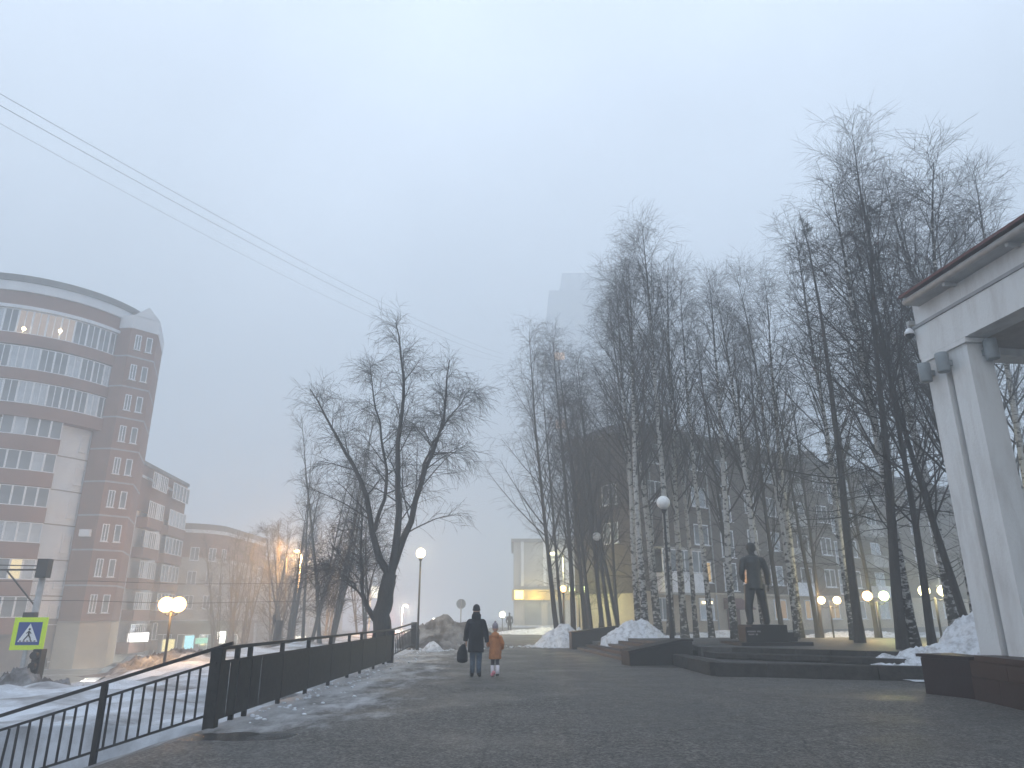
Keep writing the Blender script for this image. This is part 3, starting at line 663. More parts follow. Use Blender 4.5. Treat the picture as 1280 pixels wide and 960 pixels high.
# ---------------------------------------------------------------- right: five storey block
PH = R(36)
B5 = empty('apartment_block', (13.48 - .809 * 5.86, 52 - .588 * 5.86, 0), 'five storey brown brick apartment block with a cream ground floor behind the birches', 'building', PH)
LX = 50
MB().box((LX / 2, 3.5, 8.45), (LX, 7, 11.1)).build('wall', M['brownbrick'], B5)
MB().box((LX / 2, 3.5, 1.4), (LX - .06, 6.94, 3.0)).build('ground_floor_wall', M['cream'], B5)
MB().box((LX / 2, -.04, 2.93), (LX + .1, .3, .14)).build('string_course', M['cream'], B5)
MB().box((LX / 2, -.12, .15), (LX, .2, .5)).build('plinth', M['socle'], B5)
MB().box((LX / 2, 3.5, 14.15), (LX + .9, 8, .3)).build('cornice', M['roofgrey'], B5)
m_ = MB(); e_ = .5
m_.add([(-e_, -e_, 14.3), (LX + e_, -e_, 14.3), (LX + e_, 7.5, 14.3), (-e_, 7.5, 14.3), (1.5, 3.5, 15.3), (LX - 1.5, 3.5, 15.3)], [(0, 1, 5, 4), (2, 3, 4, 5), (1, 2, 5), (3, 0, 4), (3, 2, 1, 0)]).build('roof', M['roofgrey'], B5)
for x_ in (7, 17, 27): MB().box((x_, 3.6, 15.6), (1.2, .8, 1.6)).build('chimney', M['brownbrick'], B5)
zs = [1.9, 4.4, 7.0, 9.7, 12.4]
cols = [1.5, 6.0, 14.6, 18.6, 22.0, 26, 30, 34, 38, 42]
facade(B5, 0, LX, cols, zs, 1.55, 1.45, 1, 0, .01, lit={(1, 0): None, (1, 1): ((1, .70, .36), .75), (3, 0): ((1, .72, .42), .30), (4, 0): ((1, .72, .42), .3), (2, 0): ((1, .7, .45), .25)}, skip=((0, 1), (0, 2)))
for j in range(4):            # stairwell windows, half a storey lower
    for cx_ in (8.9, 24.0): window(B5, (cx_, -.01, 3.9 + 2.62 * j if j else 4.15), 0, 1.45, 2.0, 1, -.25)
window(B5, (10.8, -.01, 4.4), 0, .9, 1.5, 1, 0, False, ((1, .5, .22), 1.0))
for z_ in (7.0, 9.7): window(B5, (12.0, -.01, z_), 0, 1.2, 1.45, 1)
for cx_ in (17, 29):          # open loggias
    for z_ in (4.4, 7.0, 9.7, 12.4):
        MB().box((cx_, -.45, z_ - 1.0), (2.4, .9, 1.0)).build('balcony', M['panelwhite' if z_ < 7 else 'concrete'], B5)
# white clad balcony at left
for i, cx_ in enumerate((.55, 2.0, 3.45)):
    MB().box((cx_ + .75, -.62, 3.55), (1.4, 1.1, 1.25)).build('balcony_panel', M['panelwhite'], B5)
    window(B5, (cx_ + .75, -1.1, 4.95), 0, 1.42, 1.5, 1, 0, False, None, False)
MB().box((2.75, -.6, 5.78), (4.5, 1.15, .12)).build('balcony_roof', M['concrete'], B5); MB().box((2.75, -.6, 2.86), (4.5, 1.15, .12)).build('balcony_floor', M['concrete'], B5)
m_ = MB(); m_.add([(7.8, -.05, 2.65), (9.9, -.05, 2.65), (9.9, -1.2, 1.95), (7.8, -1.2, 1.95), (7.8, -.05, 1.9), (9.9, -.05, 1.9), (9.9, -1.2, 1.85), (7.8, -1.2, 1.85)],
     [(0, 3, 2, 1), (4, 5, 6, 7), (3, 7, 6, 2), (0, 4, 7, 3), (1, 2, 6, 5)]).build('canopy', M['canopyred'], B5)
MB().box((8.85, -.04, 1.0), (1.3, .12, 1.85)).build('door', M['canopyred'], B5)
for x_ in (.9, 4.6, 7.0): MB().tube([(x_, -.12, .1), (x_, -.12, 14)], .06, 6).build('drainpipe', M['pole'], B5)
window(B5, (-.02, 3.0, 7), R(-90), 1.5, 1.45); window(B5, (-.02, 3.0, 9.7), R(-90), 1.5, 1.45)
for z_ in (9.45,): pass
q = MB().box((5.62, -.10, 2.33), (.3, .05, .14)).build('window_lamp', litmat((1, .75, .4), 4), B5); q2 = MB().box((6.35, -.10, 2.33), (.3, .05, .14)).build('window_lamp', litmat((1, .75, .4), 4), B5)

# far shop building with a yellow lit band
B6 = empty('shopping_building', (.26, 110, -.45), 'foggy concrete building with a glowing yellow band at the end of the path', 'building')
MB().box((12, 8, 4.6), (24, 16, 10)).build('wall', M['concrete'], B6)
MB().box((12, -.45, 3.62), (24.4, .9, 1.15)).build('sign_band', M['signyellow'].copy(), B6)
bm_ = mat('yellow_band', (.50, .38, .10), .6); B6b = [c for c in COL.objects if c.parent == B6 and c.name.startswith('sign_band')][0]; B6b.data.materials[0] = bm_
MB().box((.6, -.98, 3.62), (1.0, .14, .95)).build('lit_sign', emis('yellow_sign', (1, .82, .25), 3.5), B6)
for i in range(9):
    MB().box((2.2 + 2.6 * i, -.08, 1.5), (1.9, .12, 2.6)).build('window', M['glass'], B6)
    MB().box((1.0 + 2.6 * i, -.2, 7.1), (.35, .3, 5.0)).build('pilaster', M['wallwhite'], B6)
MB().box((12, 8, 9.75), (24.6, 16.6, .4)).build('roof', M['roofgrey'], B6)
point(B6, (2.5, -2.2, 3.4), (1, .8, .35), 50, .4); point(B6, (9, -2.2, 3.2), (1, .8, .35), 50, .4)
B6.scale = (1.29,) * 3
# tall tower barely visible in the fog
B7 = empty('tower_block', (6.6, 165, 0), 'very tall tower block fading away in the fog above the trees', 'building')
MB().box((9, 7, 28), (14, 14, 56.4)).build('wall', M['wallwhite'], B7)
MB().box((10, 7, 58.3), (11, 11, 4.2)).build('attic', M['wallwhite'], B7); MB().box((14, 7, 61.5), (4, 5, 2.4)).build('lift_house', M['wallwhite'], B7)
B7.scale = (1.42,) * 3
pw_ = MB().box((0, 0, 0), (1.8, .06, 1.5)).mesh('window', M['plaster'])  # pale panes on pale walls: part of the fog's fading is put into colour
for j in range(17):
    for i in range(4):
        if (i, j) in ((0, 9), (0, 13)): window(B7, (3.6 + 3.6 * i, -.05, 4 + 3.05 * j), 0, 1.9, 1.5, 1, 0, False, ((1, .62, .35), 1.0))
        else: link('window', pw_, B7, (3.6 + 3.6 * i, .0, 4 + 3.05 * j))

# ---------------------------------------------------------------- monument terrace, steps, cheeks
def poly_block(name, poly, z0, z1, m, parent=None, bev=0): return MB().prism(poly, z0, z1).build(name, m, parent, bevel=bev)
tr = empty('monument_terrace', (0, 0, 0), 'low dark paved terrace with kerb walls and two shallow steps round the statue', 'terrace')
P1 = [(5.35, 26.3), (5.5, 20.42), (10.37, 19.0), (11.2, 20.2), (18, 22), (18, 27)]
P2 = [(5.75, 26.3), (6.2, 23.1), (10.3, 20.0), (18, 22.3), (18, 27)]
P3 = [(5.95, 33), (6.0, 24.1), (6.9, 23.7), (10.8, 20.9), (18, 23), (19, 33)]
poly_block('lower_paving', P1, -.2, .30, M['paving'], tr)
poly_block('middle_step', P2, .25, .455, M['kerb'], tr)
poly_block('upper_paving', P3, .25, .59, M['paving'], tr)
for (a_, b_, w_, h0) in (((5.36, 25.0), (5.52, 20.55), .42, .36), ((5.45, 20.5), (10.5, 18.98), .36, .355)):
    va, vb = Vector((*a_, 0)), Vector((*b_, 0)); n_ = max(2, round((vb - va).length / 1.25))
    for i in range(n_):
        p0 = va.lerp(vb, i / n_); p1 = va.lerp(vb, (i + 1) / n_); d_ = (p1 - p0).normalized() * .006
        hh = h0 + rnd.uniform(-.006, .006)
        MB().bar(p0 + d_ + Vector((0, 0, (hh - .2) / 2)), p1 - d_ + Vector((0, 0, (hh - .2) / 2)), w_ + rnd.uniform(-.01, .01), hh + .2).build('kerb_block', M['kerb'], tr, bevel=.012)
for i in range(5):            # edge stones of the two steps
    for (pa, pb, zt_, nm) in (((6.2, 23.06), (10.3, 19.96), .465, 'step_stone'), ((6.9, 23.66), (10.8, 20.86), .6, 'step_stone')):
        a_, b_ = Vector((*pa, 0)), Vector((*pb, 0)); p0 = a_.lerp(b_, i / 5); p1 = a_.lerp(b_, (i + 1) / 5); d_ = (p1 - p0).normalized() * .006
        MB().bar(p0 + d_ + Vector((0, 0, zt_ - .07)), p1 - d_ + Vector((0, 0, zt_ - .07)), .3, .14).build(nm, M['kerb'], tr, bevel=.008)
stp = empty('stone_steps', (0, 0, 0), 'dark wide stone steps rising to the right between two sloping cheek walls', 'steps')
# steps climb to the right (+x); edge runs from far left cheek to near right cheek
fa, na = Vector((3.0, 35.0, 0)), Vector((4.1, 25.0, 0)); go = Vector((.36, .03, 0))
for k_ in range(5):
    a_ = fa + go * k_; b_ = na + go * k_
    zt_ = .13 * (k_ + 1)
    for i in range(6):
        p0 = a_.lerp(b_, i / 6); p1 = a_.lerp(b_, (i + 1) / 6); e_ = (p1 - p0).normalized() * .006
        w_ = go * (1.04 if k_ < 4 else 6.0)
        q = [p0 + e_, p1 - e_, p1 - e_ + w_, p0 + e_ + w_]
        MB().prism([(v.x, v.y) for v in q], -.1 if k_ == 0 else zt_ - .2, zt_ - (0 if k_ < 4 else .03)).build('step_block', M['granite'] if k_ % 2 else M['paving'], stp)
def cheek(x0, y0, x1, y1, h0, h1, label, L_=2.4, flat=1.2):
    # sloping granite wall: nearer edge y0, farther edge y1, running to +x
    t_ = tag(link('cheek_wall', None), label, 'wall', 'granite cheek walls of the steps')
    m1 = MB()
    prof = [(0, -.1), (0, h0), (L_, h1), (L_ + flat, h1), (L_ + flat, -.1)]
    n_ = len(prof); vs = [(x0 + u, y0 + .12 * u, z_) for u, z_ in prof] + [(x1 + u, y1 + .12 * u, z_) for u, z_ in prof]
    m1.add(vs, [tuple(range(n_)), tuple(range(n_, 2 * n_))[::-1]] + [((i + 1) % n_, i, n_ + i, n_ + (i + 1) % n_) for i in range(n_)])
    o = m1.build('wall_body', M['granite'], t_, bevel=.015)
    m2 = MB(); k_ = [(0 - .03, h0 + .003), (L_, h1 + .003), (L_ + flat + .03, h1 + .003)]
    vs = [(x0 + u, y0 + .12 * u - .03, z_) for u, z_ in k_] + [(x1 + u, y1 + .12 * u + .03, z_) for u, z_ in k_] + [(x0 + u, y0 + .12 * u - .03, z_ + .06) for u, z_ in k_] + [(x1 + u, y1 + .12 * u + .03, z_ + .06) for u, z_ in k_]
    m2.add(vs, [(0, 3, 4, 1), (1, 4, 5, 2), (6, 7, 10, 9), (7, 8, 11, 10), (0, 1, 7, 6), (1, 2, 8, 7), (4, 3, 9, 10), (5, 4, 10, 11), (3, 0, 6, 9), (2, 5, 11, 8)]).build('coping', M['granite'], t_)
cheek(3.75, 24.3, 3.6, 25.1, .40, .74, 'nearer sloping dark granite cheek wall at the foot of the globe lamp', 1.75, .35)
cheek(2.78, 35.2, 2.72, 36.0, .72, .98, 'farther sloping dark granite cheek wall beside the left snow pile', 2.2, .9)

# statue
def remesh(mb, name, m, voxel, smooth=2, parent=None):
    tmp = bpy.data.objects.new('tmp', mb.mesh('tmp', m)); COL.objects.link(tmp)
    md = tmp.modifiers.new('r', 'REMESH'); md.mode = 'VOXEL'; md.voxel_size = voxel
    if smooth: sm = tmp.modifiers.new('s', 'SMOOTH'); sm.iterations = smooth; sm.factor = .5
    dg = bpy.context.evaluated_depsgraph_get(); me = bpy.data.meshes.new_from_object(tmp.evaluated_get(dg)); me.name = name
    bpy.data.objects.remove(tmp); me.materials.clear(); me.materials.append(m); me.shade_smooth()
    return link(name, me, parent)
def cap(mb, a, b_, ra, rb, n_=12):
    mb.tube([a, b_], [ra, rb], n_); mb.ball(a, max(ra) if isinstance(ra, tuple) else ra, 12, 8); mb.ball(b_, max(rb) if isinstance(rb, tuple) else rb, 12, 8)
def hand(mb, w, d_, s=1, side=1):
    # palm below the wrist w, fingers along d_, slightly curled
    w = Vector(w); d_ = Vector(d_).normalized(); u = Vector((0, 1, 0)); u = (u - d_ * u.dot(d_)).normalized()
    mb.ball(w + d_ * .045 * s, (.022 * s, .042 * s, .052 * s), 10, 8)
    for i, ln in enumerate((.065, .078, .072, .055)):
        b0 = w + d_ * .08 * s + u * (.027 - .018 * i) * s
        m0 = b0 + d_ * ln * .5 * s; e0 = m0 + (d_ * .8 + Vector((-side * .5, 0, 0))).normalized() * ln * .5 * s
        mb.tube([b0, m0, e0], [.0095 * s, .009 * s, .0075 * s], 7)
    b0 = w + d_ * .03 * s + u * .03 * s; mb.tube([b0, b0 + (u * .7 + d_) * .03 * s, b0 + (u * .4 + d_) * .06 * s], [.012 * s, .011 * s, .009 * s], 7)

stt = empty('statue', (8.38, 25.5, 1.24), 'dark bronze statue of a standing man in an open jacket on a black pedestal', 'statue', R(8))
b = MB(); K = 1.0
# legs apart (about 2.7 m tall), trousers
b.tube([(-.25, 0, .08), (-.27, .02, .5), (-.25, 0, .72), (-.16, 0, 1.3)], [(.10, .10), (.115, .12), (.12, .13), (.17, .18)], 14)
b.tube([(.27, .0, .08), (.25, .03, .5), (.22, .02, .72), (.13, 0, 1.3)], [(.10, .10), (.115, .12), (.12, .13), (.17, .18)], 14)
b.ball((0, 0, 1.32), (.27, .2, .2), 16, 10)
for s_ in (-.26, .27): b.ball((s_ * 1.03, .07, .05), (.085, .17, .07), 12, 8)
# jacket
b.tube([(0, 0, 1.16), (0, 0, 1.4), (0, 0, 1.75), (0, .01, 2.05), (0, .01, 2.22), (0, .01, 2.3)], [(.32, .23), (.31, .225), (.285, .2), (.33, .22), (.27, .19), (.12, .12)], 20)
b.ball((-.27, 0, 2.12), .125, 12, 8); b.ball((.27, 0, 2.12), .125, 12, 8)
# right arm hanging a bit away, left arm bent to the front pocket
b.tube([(.30, 0, 2.14), (.41, .0, 1.8), (.44, .03, 1.68), (.46, .07, 1.32)], [.115, .10, .095, .075], 12)
hand(b, (.465, .08, 1.3), (.02, .05, -1), 1.55, 1)
b.tube([(-.30, 0, 2.14), (-.38, .0, 1.8), (-.37, .06, 1.68), (-.27, .22, 1.5)], [.115, .10, .095, .08], 12)
hand(b, (-.27, .23, 1.49), (.5, .5, -.4), 1.4, -1)
# neck and head with nose, brow, ears
b.tube([(0, .01, 2.22), (0, .03, 2.42)], [.105, .09], 12)
b.ball((0, .05, 2.53), (.125, .15, .175), 16, 12); b.ball((0, .10, 2.46), (.09, .10, .11), 12, 8); b.ball((0, .205, 2.52), (.022, .035, .04), 8, 6)
for s_ in (-1, 1): b.ball((s_ * .128, .04, 2.52), (.02, .035, .05), 8, 6)
b.tube([(-.2, .02, 2.24), (0, -.10, 2.30), (.2, .02, 2.24)], [.045, .05, .045], 8)
sb = remesh(b, 'body', M['bronze'], .022, 2, stt)
h_ = MB(); h_.ball((0, .03, 2.60), (.14, .16, .145), 16, 10); h_.ball((0, -.04, 2.52), (.12, .10, .13), 12, 8)
remesh(h_, 'hair', M['bronze'], .02, 1, stt)
lp = MB().tube([(-.31, .05, 1.17), (-.1, .24, 1.3), (-.08, .25, 2.1)], [.02, .02, .015], 6); lp.tube([(.31, .05, 1.17), (.1, .24, 1.3), (.08, .25, 2.1)], [.02, .02, .015], 6); lp.build('lapel', M['bronze'], stt, True)
stt.scale = (1.12, 1.12, 1.0)
pd = empty('pedestal', (8.45, 25.5, .58), 'low stepped black granite pedestal with an engraved front block under the statue', 'pedestal', R(8))
MB().box((.15, .1, .06), (2.5, 1.7, .13)).build('base_slab', M['granite'], pd, bevel=.012)
MB().box((.05, .05, .39), (1.25, 1.1, .54)).build('plinth_block', M['granite'], pd, bevel=.015)
MB().box((.78, .1, .27), (.38, .9, .30)).build('side_block', M['granite'], pd, bevel=.012); MB().box((1.02, .15, .2), (.34, .6, .16)).build('side_block', M['granite'], pd, bevel=.012)
MB().box((-.62, -.45, .36), (.56, .5, .48)).build('inscription_block', M['granite'], pd, bevel=.01)
ins = MB(); rr2 = random.Random(3)
lm = mat('pale_lettering', (.35, .33, .33), .6)
# the engraving is too small to read in the photograph: two rows of short strokes, letter by letter
for row, (n_, z_) in enumerate(((11, .46), (8, .37))):
    x_ = -.84 + .03 * row
    for i in range(n_):
        if not ((row == 0 and i == 7) or (row == 1 and i == 5)):
            ins.box((x_, -.703, z_), (.008, .006, .05)); ins.box((x_ + .022, -.703, z_), (.008, .006, .05)); ins.box((x_ + .011, -.703, z_ + rr2.choice((-.021, 0, .021))), (.016, .006, .008))
        x_ += .042
ins.build('lettering', lm, pd)

# ---------------------------------------------------------------- portico at right
TH = R(7)
def PW(b_, a_): return (b_ * math.cos(TH) - a_ * math.sin(TH), b_ * math.sin(TH) + a_ * math.cos(TH))
pt = empty('portico', (*PW(11.0, 13.0), 0), 'white portico with twin square pillars, deep beam and red roof edge at right', 'building', TH)
# local: x = into the building (b-11), y = away along the front (a-13)
MB().box((.27, .49, 3.9), (.54, .54, 6.2)).build('pillar', M['plaster'], pt)     # farther pillar face a 13.15..13.76
MB().box((.27, -.22, 3.9), (.54, .53, 6.2)).build('pillar', M['plaster'], pt)
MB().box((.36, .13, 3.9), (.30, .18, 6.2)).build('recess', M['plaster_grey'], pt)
MB().box((.27, .12, 6.98), (.66, 1.36, .1)).build('capital', M['plaster'], pt)
MB().box((.27, -4.6, 3.9), (.54, .62, 6.2)).build('pillar', M['plaster'], pt)
MB().box((.27, -5.26, 3.9), (.54, .56, 6.2)).build('pillar', M['plaster'], pt)
MB().box((5.5, .45, 3.9), (.54, .62, 6.2)).build('pillar', M['plaster'], pt)
MB().box((.2, -6.1, 7.40), (.5, 13.9, .72)).build('beam', M['plaster'], pt)
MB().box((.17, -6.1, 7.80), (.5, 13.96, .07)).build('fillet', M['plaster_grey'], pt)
MB().box((.2, -6.1, 8.13), (.44, 13.84, .58)).build('frieze', M['plaster'], pt)
MB().box((3.7, .58, 7.40), (6.5, .5, .74)).build('rear_beam', M['plaster'], pt)
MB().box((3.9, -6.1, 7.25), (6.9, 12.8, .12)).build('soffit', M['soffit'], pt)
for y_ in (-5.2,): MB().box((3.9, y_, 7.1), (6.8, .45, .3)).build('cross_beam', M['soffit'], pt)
MB().box((-.17, -6.4, 8.28), (.36, 14.0, .10)).build('eaves_board', M['gutter'], pt)
MB().tube([(-.36, .60, 8.30), (-.36, -13, 8.30)], .075, 10).build('gutter', M['gutter'], pt, True)
m_ = MB(); m_.add([(-.48, .62, 8.40), (-.48, -13.3, 8.40), (5, -13.3, 9.7), (5, .62, 9.7), (-.48, .62, 8.46), (-.48, -13.3, 8.46), (5, -13.3, 9.77), (5, .62, 9.77)], [(0, 3, 2, 1), (4, 5, 6, 7), (0, 1, 5, 4), (1, 2, 6, 5), (2, 3, 7, 6), (3, 0, 4, 7)]).build('roof', M['roof'], pt)
for y_ in (-.6, -2.3, -4.0, -5.7): MB().box((-.2, y_, 8.2), (.28, .07, .09)).build('bracket', M['gutter'], pt)
m_ = MB(); m_.add([(.1, .9, 8.4), (.1, .84, 8.4), (5, .84, 9.65), (5, .9, 9.65), (.1, .9, 8.3), (5, .9, 8.3), (5, .84, 8.3), (.1, .84, 8.3)], [(0, 1, 2, 3), (0, 3, 5, 4), (1, 7, 6, 2), (4, 5, 6, 7)]).build('gable_wall', M['plaster'], pt)
def wall_light(x_, y_, z_, rz, label):
    w = PW(11.0 + x_, 13.0 + y_); t_ = empty('wall_light', (w[0], w[1], z_), label, 'wall light', TH + rz, 'cylinder lights on the pillars')
    MB().tube([(-.2, 0, -.2), (-.2, 0, -.18), (-.2, 0, .2), (-.2, 0, .22)], [.115, .125, .125, .115], 18).build('housing', M['lampgrey'], t_, True); MB().box((-.05, 0, 0), (.1, .1, .12)).build('bracket', M['lampgrey'], t_)
wall_light(0, .58, 6.62, 0, 'grey cylinder light on the far edge of the left pillar')
wall_light(0, .02, 6.66, 0, 'grey cylinder light in front of the groove between the two pillars')
wall_light(.36, -.49, 6.72, R(90), 'grey cylinder light on the shaded side of the nearer pillar')
w = PW(11.05, 13.95); t = empty('security_camera', (w[0], w[1], 7.78), 'white dome security camera hanging from a bracket at the beam corner', 'camera', TH)
MB().box((-.05, -.05, .15), (.3, .1, .1)).build('bracket', M['gutter'], t); MB().tube([(-.2, -.05, .15), (-.2, -.05, .02)], .025, 8).build('arm', M['gutter'], t)
MB().tube([(-.2, -.05, .02), (-.2, -.05, -.06), (-.2, -.05, -.12)], [.05, .1, .11], 14).build('housing', M['frame'], t, True); MB().ball((-.2, -.05, -.13), (.095, .095, .1), 14, 10).build('dome', M['black'], t, True)
# red granite plinth of the portico
pn = empty('granite_plinth', (0, 0, 0), 'polished dark red granite plinth at the foot of the white pillars', 'plinth')
cA, cB = (8.60, 16.0), (8.95, 14.9)
poly = [cA, cB, (8.55, 11.0), (8.2, 4), (16, 4), (16, 17.6), (12, 16.8)]
MB().prism(scl(poly, 1), -.1, .74).build('core', M['red_granite'], pn)
def slabs(p0, p1, n_, z0, z1, proud=.03):
    p0, p1 = Vector((*p0, 0)), Vector((*p1, 0)); nn = Vector((-(p1 - p0).y, (p1 - p0).x, 0)).normalized()
    if nn.x > 0: nn = -nn
    for i in range(n_):
        a_ = p0.lerp(p1, i / n_); b2 = p0.lerp(p1, (i + 1) / n_); e_ = (b2 - a_).normalized() * .004
        MB().bar(a_ + e_ + nn * proud / 2 + Vector((0, 0, (z0 + z1) / 2)), b2 - e_ + nn * proud / 2 + Vector((0, 0, (z0 + z1) / 2)), proud, z1 - z0).build('granite_slab', M['red_granite'], pn)
slabs(cA, cB, 1, -.05, .72); slabs(cB, (8.55, 11.0), 4, -.05, .44, .035); slabs(cB, (8.55, 11.0), 3, .448, .72, .025); slabs((8.55, 11.0), (8.2, 4), 6, -.05, .72)
MB().prism([(8.52, 16.06), (8.87, 14.9), (8.9, 14.85), (9.35, 14.7), (9.4, 16.2)], .742, .80).build('coping', M['red_granite'], pn)
MB().prism([(8.86, 14.6), (8.48, 11.0), (8.12, 4), (9.6, 4), (9.9, 14.6)], .742, .84).build('coping', M['red_granite'], pn)
t = empty('bracket', (9.35, 15.1, .75), 'small black metal hoop standing on the granite plinth', 'bracket', TH)
MB().tube([(0, 0, 0), (0, 0, .2), (.22, 0, .2), (.22, 0, .0)], .018, 6).build('hoop', M['black'], t)

# ---------------------------------------------------------------- snow piles
def pile(name, cx_, cy_, rx, ry, h_, label, m, rz=0, seed=0, base=0, rough=.12, clump=3.0, n_=64, peaks=((0, 0, 1),)):
    vs = []; fs = []; c_, s_ = math.cos(rz), math.sin(rz)
    for j in range(n_ + 1):
        for i in range(n_ + 1):
            u, v = -1 + 2 * i / n_, -1 + 2 * j / n_
            z_ = max(pk[2] * max(0, 1 - (math.hypot(u - pk[0], v - pk[1]) / (1 - .6 * math.hypot(pk[0], pk[1])))) ** .85 for pk in peaks)
            r_ = math.hypot(u, v)
            z_ *= 1 + .22 * fbm(u * rx, v * ry, .9, 4, seed)
            z_ = z_ * h_ + (rough * fbm(u * rx, v * ry, clump, 5, seed + 1) + .35 * rough * fbm(u * rx, v * ry, clump * 4, 3, seed + 2)) * min(1, max(0, 1.02 - r_) * 4)
            if r_ > .97: z_ = -.15
            x_, y_ = u * rx * (1 + .12 * fbm(v, 0, 2, 2, seed)), v * ry * (1 + .12 * fbm(u, 3, 2, 2, seed))
            vs.append((x_ * c_ - y_ * s_, x_ * s_ + y_ * c_, max(z_, -.15) + (0 if r_ < .97 else 0)))
    for j in range(n_):
        for i in range(n_): k_ = j * (n_ + 1) + i; fs.append((k_, k_ + 1, k_ + n_ + 2, k_ + n_ + 1))
    me = bpy.data.meshes.new(name); me.from_pydata(vs, [], fs); me.materials.append(m); me.update(); me.shade_smooth()
    return tag(link(name, me, None, (cx_, cy_, base)), label, 'snow pile', 'snow piles round the square')
pile('snow_pile', 2.35, 38.0, 1.75, 1.5, 1.15, 'white crumbly snow pile left of the far cheek wall', M['pile'], seed=3, rough=.1, peaks=((.15, 0, 1), (.6, .1, .75)))
pile('snow_pile', 5.6, 32.5, 1.75, 1.2, 1.0, 'white snow pile among the birch trunks behind the steps', M['pile'], seed=5, base=.45, rough=.1, peaks=((-.15, 0, 1), (.4, .1, .35)))
pile('snow_pile', 12.0, 20.3, 2.35, 2.0, 1.45, 'large white snow pile against the foot of the white pillars', M['pile'], seed=8, base=.2, rough=.12, peaks=((.25, -.1, 1), (-.3, .1, .35), (.7, -.3, .95)))
pile('snow_heap', -3.1, 37.2, 2.6, 2.4, 1.5, 'big dark dirty heap of old snow left of the walking man', M['heap'], seed=11, rough=.16, peaks=((-.1, 0, 1), (.3, 0, .85), (-.5, .1, .7)))
pile('snow_pile', -3.5, 33.6, .55, .5, .45, 'small clean lump of snow at the foot of the lit lamp post', M['pile'], seed=13, rough=.06, n_=22)
for (x_, y_, rx, ry, h_, lb) in ((12.5, 40.5, 4.5, 2.0, .55, 'low long bank of snow behind the statue'), (19, 41, 4.5, 2.2, .5, 'low snow bank under the twin globe lamps'), (3.0, 62, 5, 3, .5, 'distant low snow bank at the end of the path')):
    pile('snow_bank', x_, y_, rx, ry, h_, lb, M['pile'], seed=int(x_), rough=.1, base=.25 if x_ > 5 else 0)
pile('snow_heap', -13.9, 21.5, 2.6, 1.3, .75, 'grubby roadside snow heap beside the crossing sign pole', M['heap'], seed=21, rough=.22, base=-.75)
pile('snow_heap', -12.6, 29, 1.6, 4.2, .45, 'long grubby heap along the crest of the snow bank at left', M['heap'], seed=22, rough=.2, base=-.2)
pile('snow_heap', -15.5, 36, 3.0, 3.0, 1.3, 'dark heap of ploughed snow beside the street behind the railing', M['heap'], seed=23, rough=.3, base=-1.6)
pile('snow_heap', -19.5, 44, 2.0, 2.2, .5, 'dirty plough ridge at the near side of the street left of the headlights', M['heap'], seed=24, rough=.3, base=-2.8)

cl = MB(); rc = random.Random(5)
def clods(cx_, cy_, rx, ry, n_, z_=0.02, inner=.75):
    for _ in range(n_):
        a_ = rc.uniform(0, 6.28); q_ = rc.uniform(inner, 1.25); r_ = rc.choice((.015, .02, .03, .045, .07)) * rc.uniform(.7, 1.2)
        cl.ball((cx_ + rx * q_ * math.cos(a_), cy_ + ry * q_ * math.sin(a_), z_ + r_ * .3), (r_ * rc.uniform(.8, 1.5), r_, r_ * .7), 6, 4)
clods(2.2, 38, 1.8, 1.5, 90); clods(-3.1, 37.2, 2.7, 2.5, 110); clods(-3.5, 33.6, .6, .6, 30); 
for _ in range(170):
    y_ = rc.uniform(11.8, 33); r_ = rc.choice((.010, .014, .02, .03)) ; cl.ball((-4.3 + abs(rc.gauss(0, .45)), y_, .03), (r_ * 1.4, r_, r_ * .7), 6, 4)
o = cl.build('snow_crumbs', M['snow'], None, True); o['kind'] = 'stuff'; o['label'] = 'small scattered crumbs of old snow along the railing and piles'

# ---------------------------------------------------------------- trees (vectorised branches)
def nrm(a_): return a_ / np.maximum(np.linalg.norm(a_, axis=-1, keepdims=True), 1e-9)
def grow(rg, p0, d0, ln, K_, trop, wob):
    n_ = len(p0); P = np.zeros((n_, K_, 3)); P[:, 0] = p0; d_ = nrm(d0); step = (ln / (K_ - 1))[:, None]
    for k_ in range(1, K_):
        tz = trop(k_ / (K_ - 1)) if callable(trop) else trop
        d_ = nrm(d_ + np.array([0, 0, tz]) / (K_ - 1) + rg.normal(0, wob, (n_, 3))); P[:, k_] = P[:, k_ - 1] + d_ * step
    return P
def spawn(rg, P, Rr, m, t0, t1, a0, a1, lf, even=False):
    n_, K_, _ = P.shape; idx = np.repeat(np.arange(n_), m); t = (np.tile((np.arange(m) + .5) / m, n_) + rg.uniform(-.4, .4, n_ * m) / m) if even else rg.uniform(0, 1, n_ * m)
    t = t0 + (t1 - t0) * np.clip(t, 0, 1); f = t * (K_ - 1); i0 = np.minimum(f.astype(int), K_ - 2); fr = (f - i0)[:, None]
    A, B_ = P[idx, i0], P[idx, i0 + 1]; p0 = A + (B_ - A) * fr; tg = nrm(B_ - A); r0 = Rr[idx, i0] * (1 - fr[:, 0]) + Rr[idx, i0 + 1] * fr[:, 0]
    v = rg.normal(0, 1, (len(idx), 3)); v = nrm(v - tg * (v * tg).sum(1, keepdims=True)); an = rg.uniform(a0, a1, len(idx))[:, None]
    return p0, tg * np.cos(an) + v * np.sin(an), lf(t) * rg.uniform(.7, 1.25, len(idx)), r0
def taper(r0, K_, end=.25): return r0[:, None] * np.linspace(1, end, K_)[None, :]
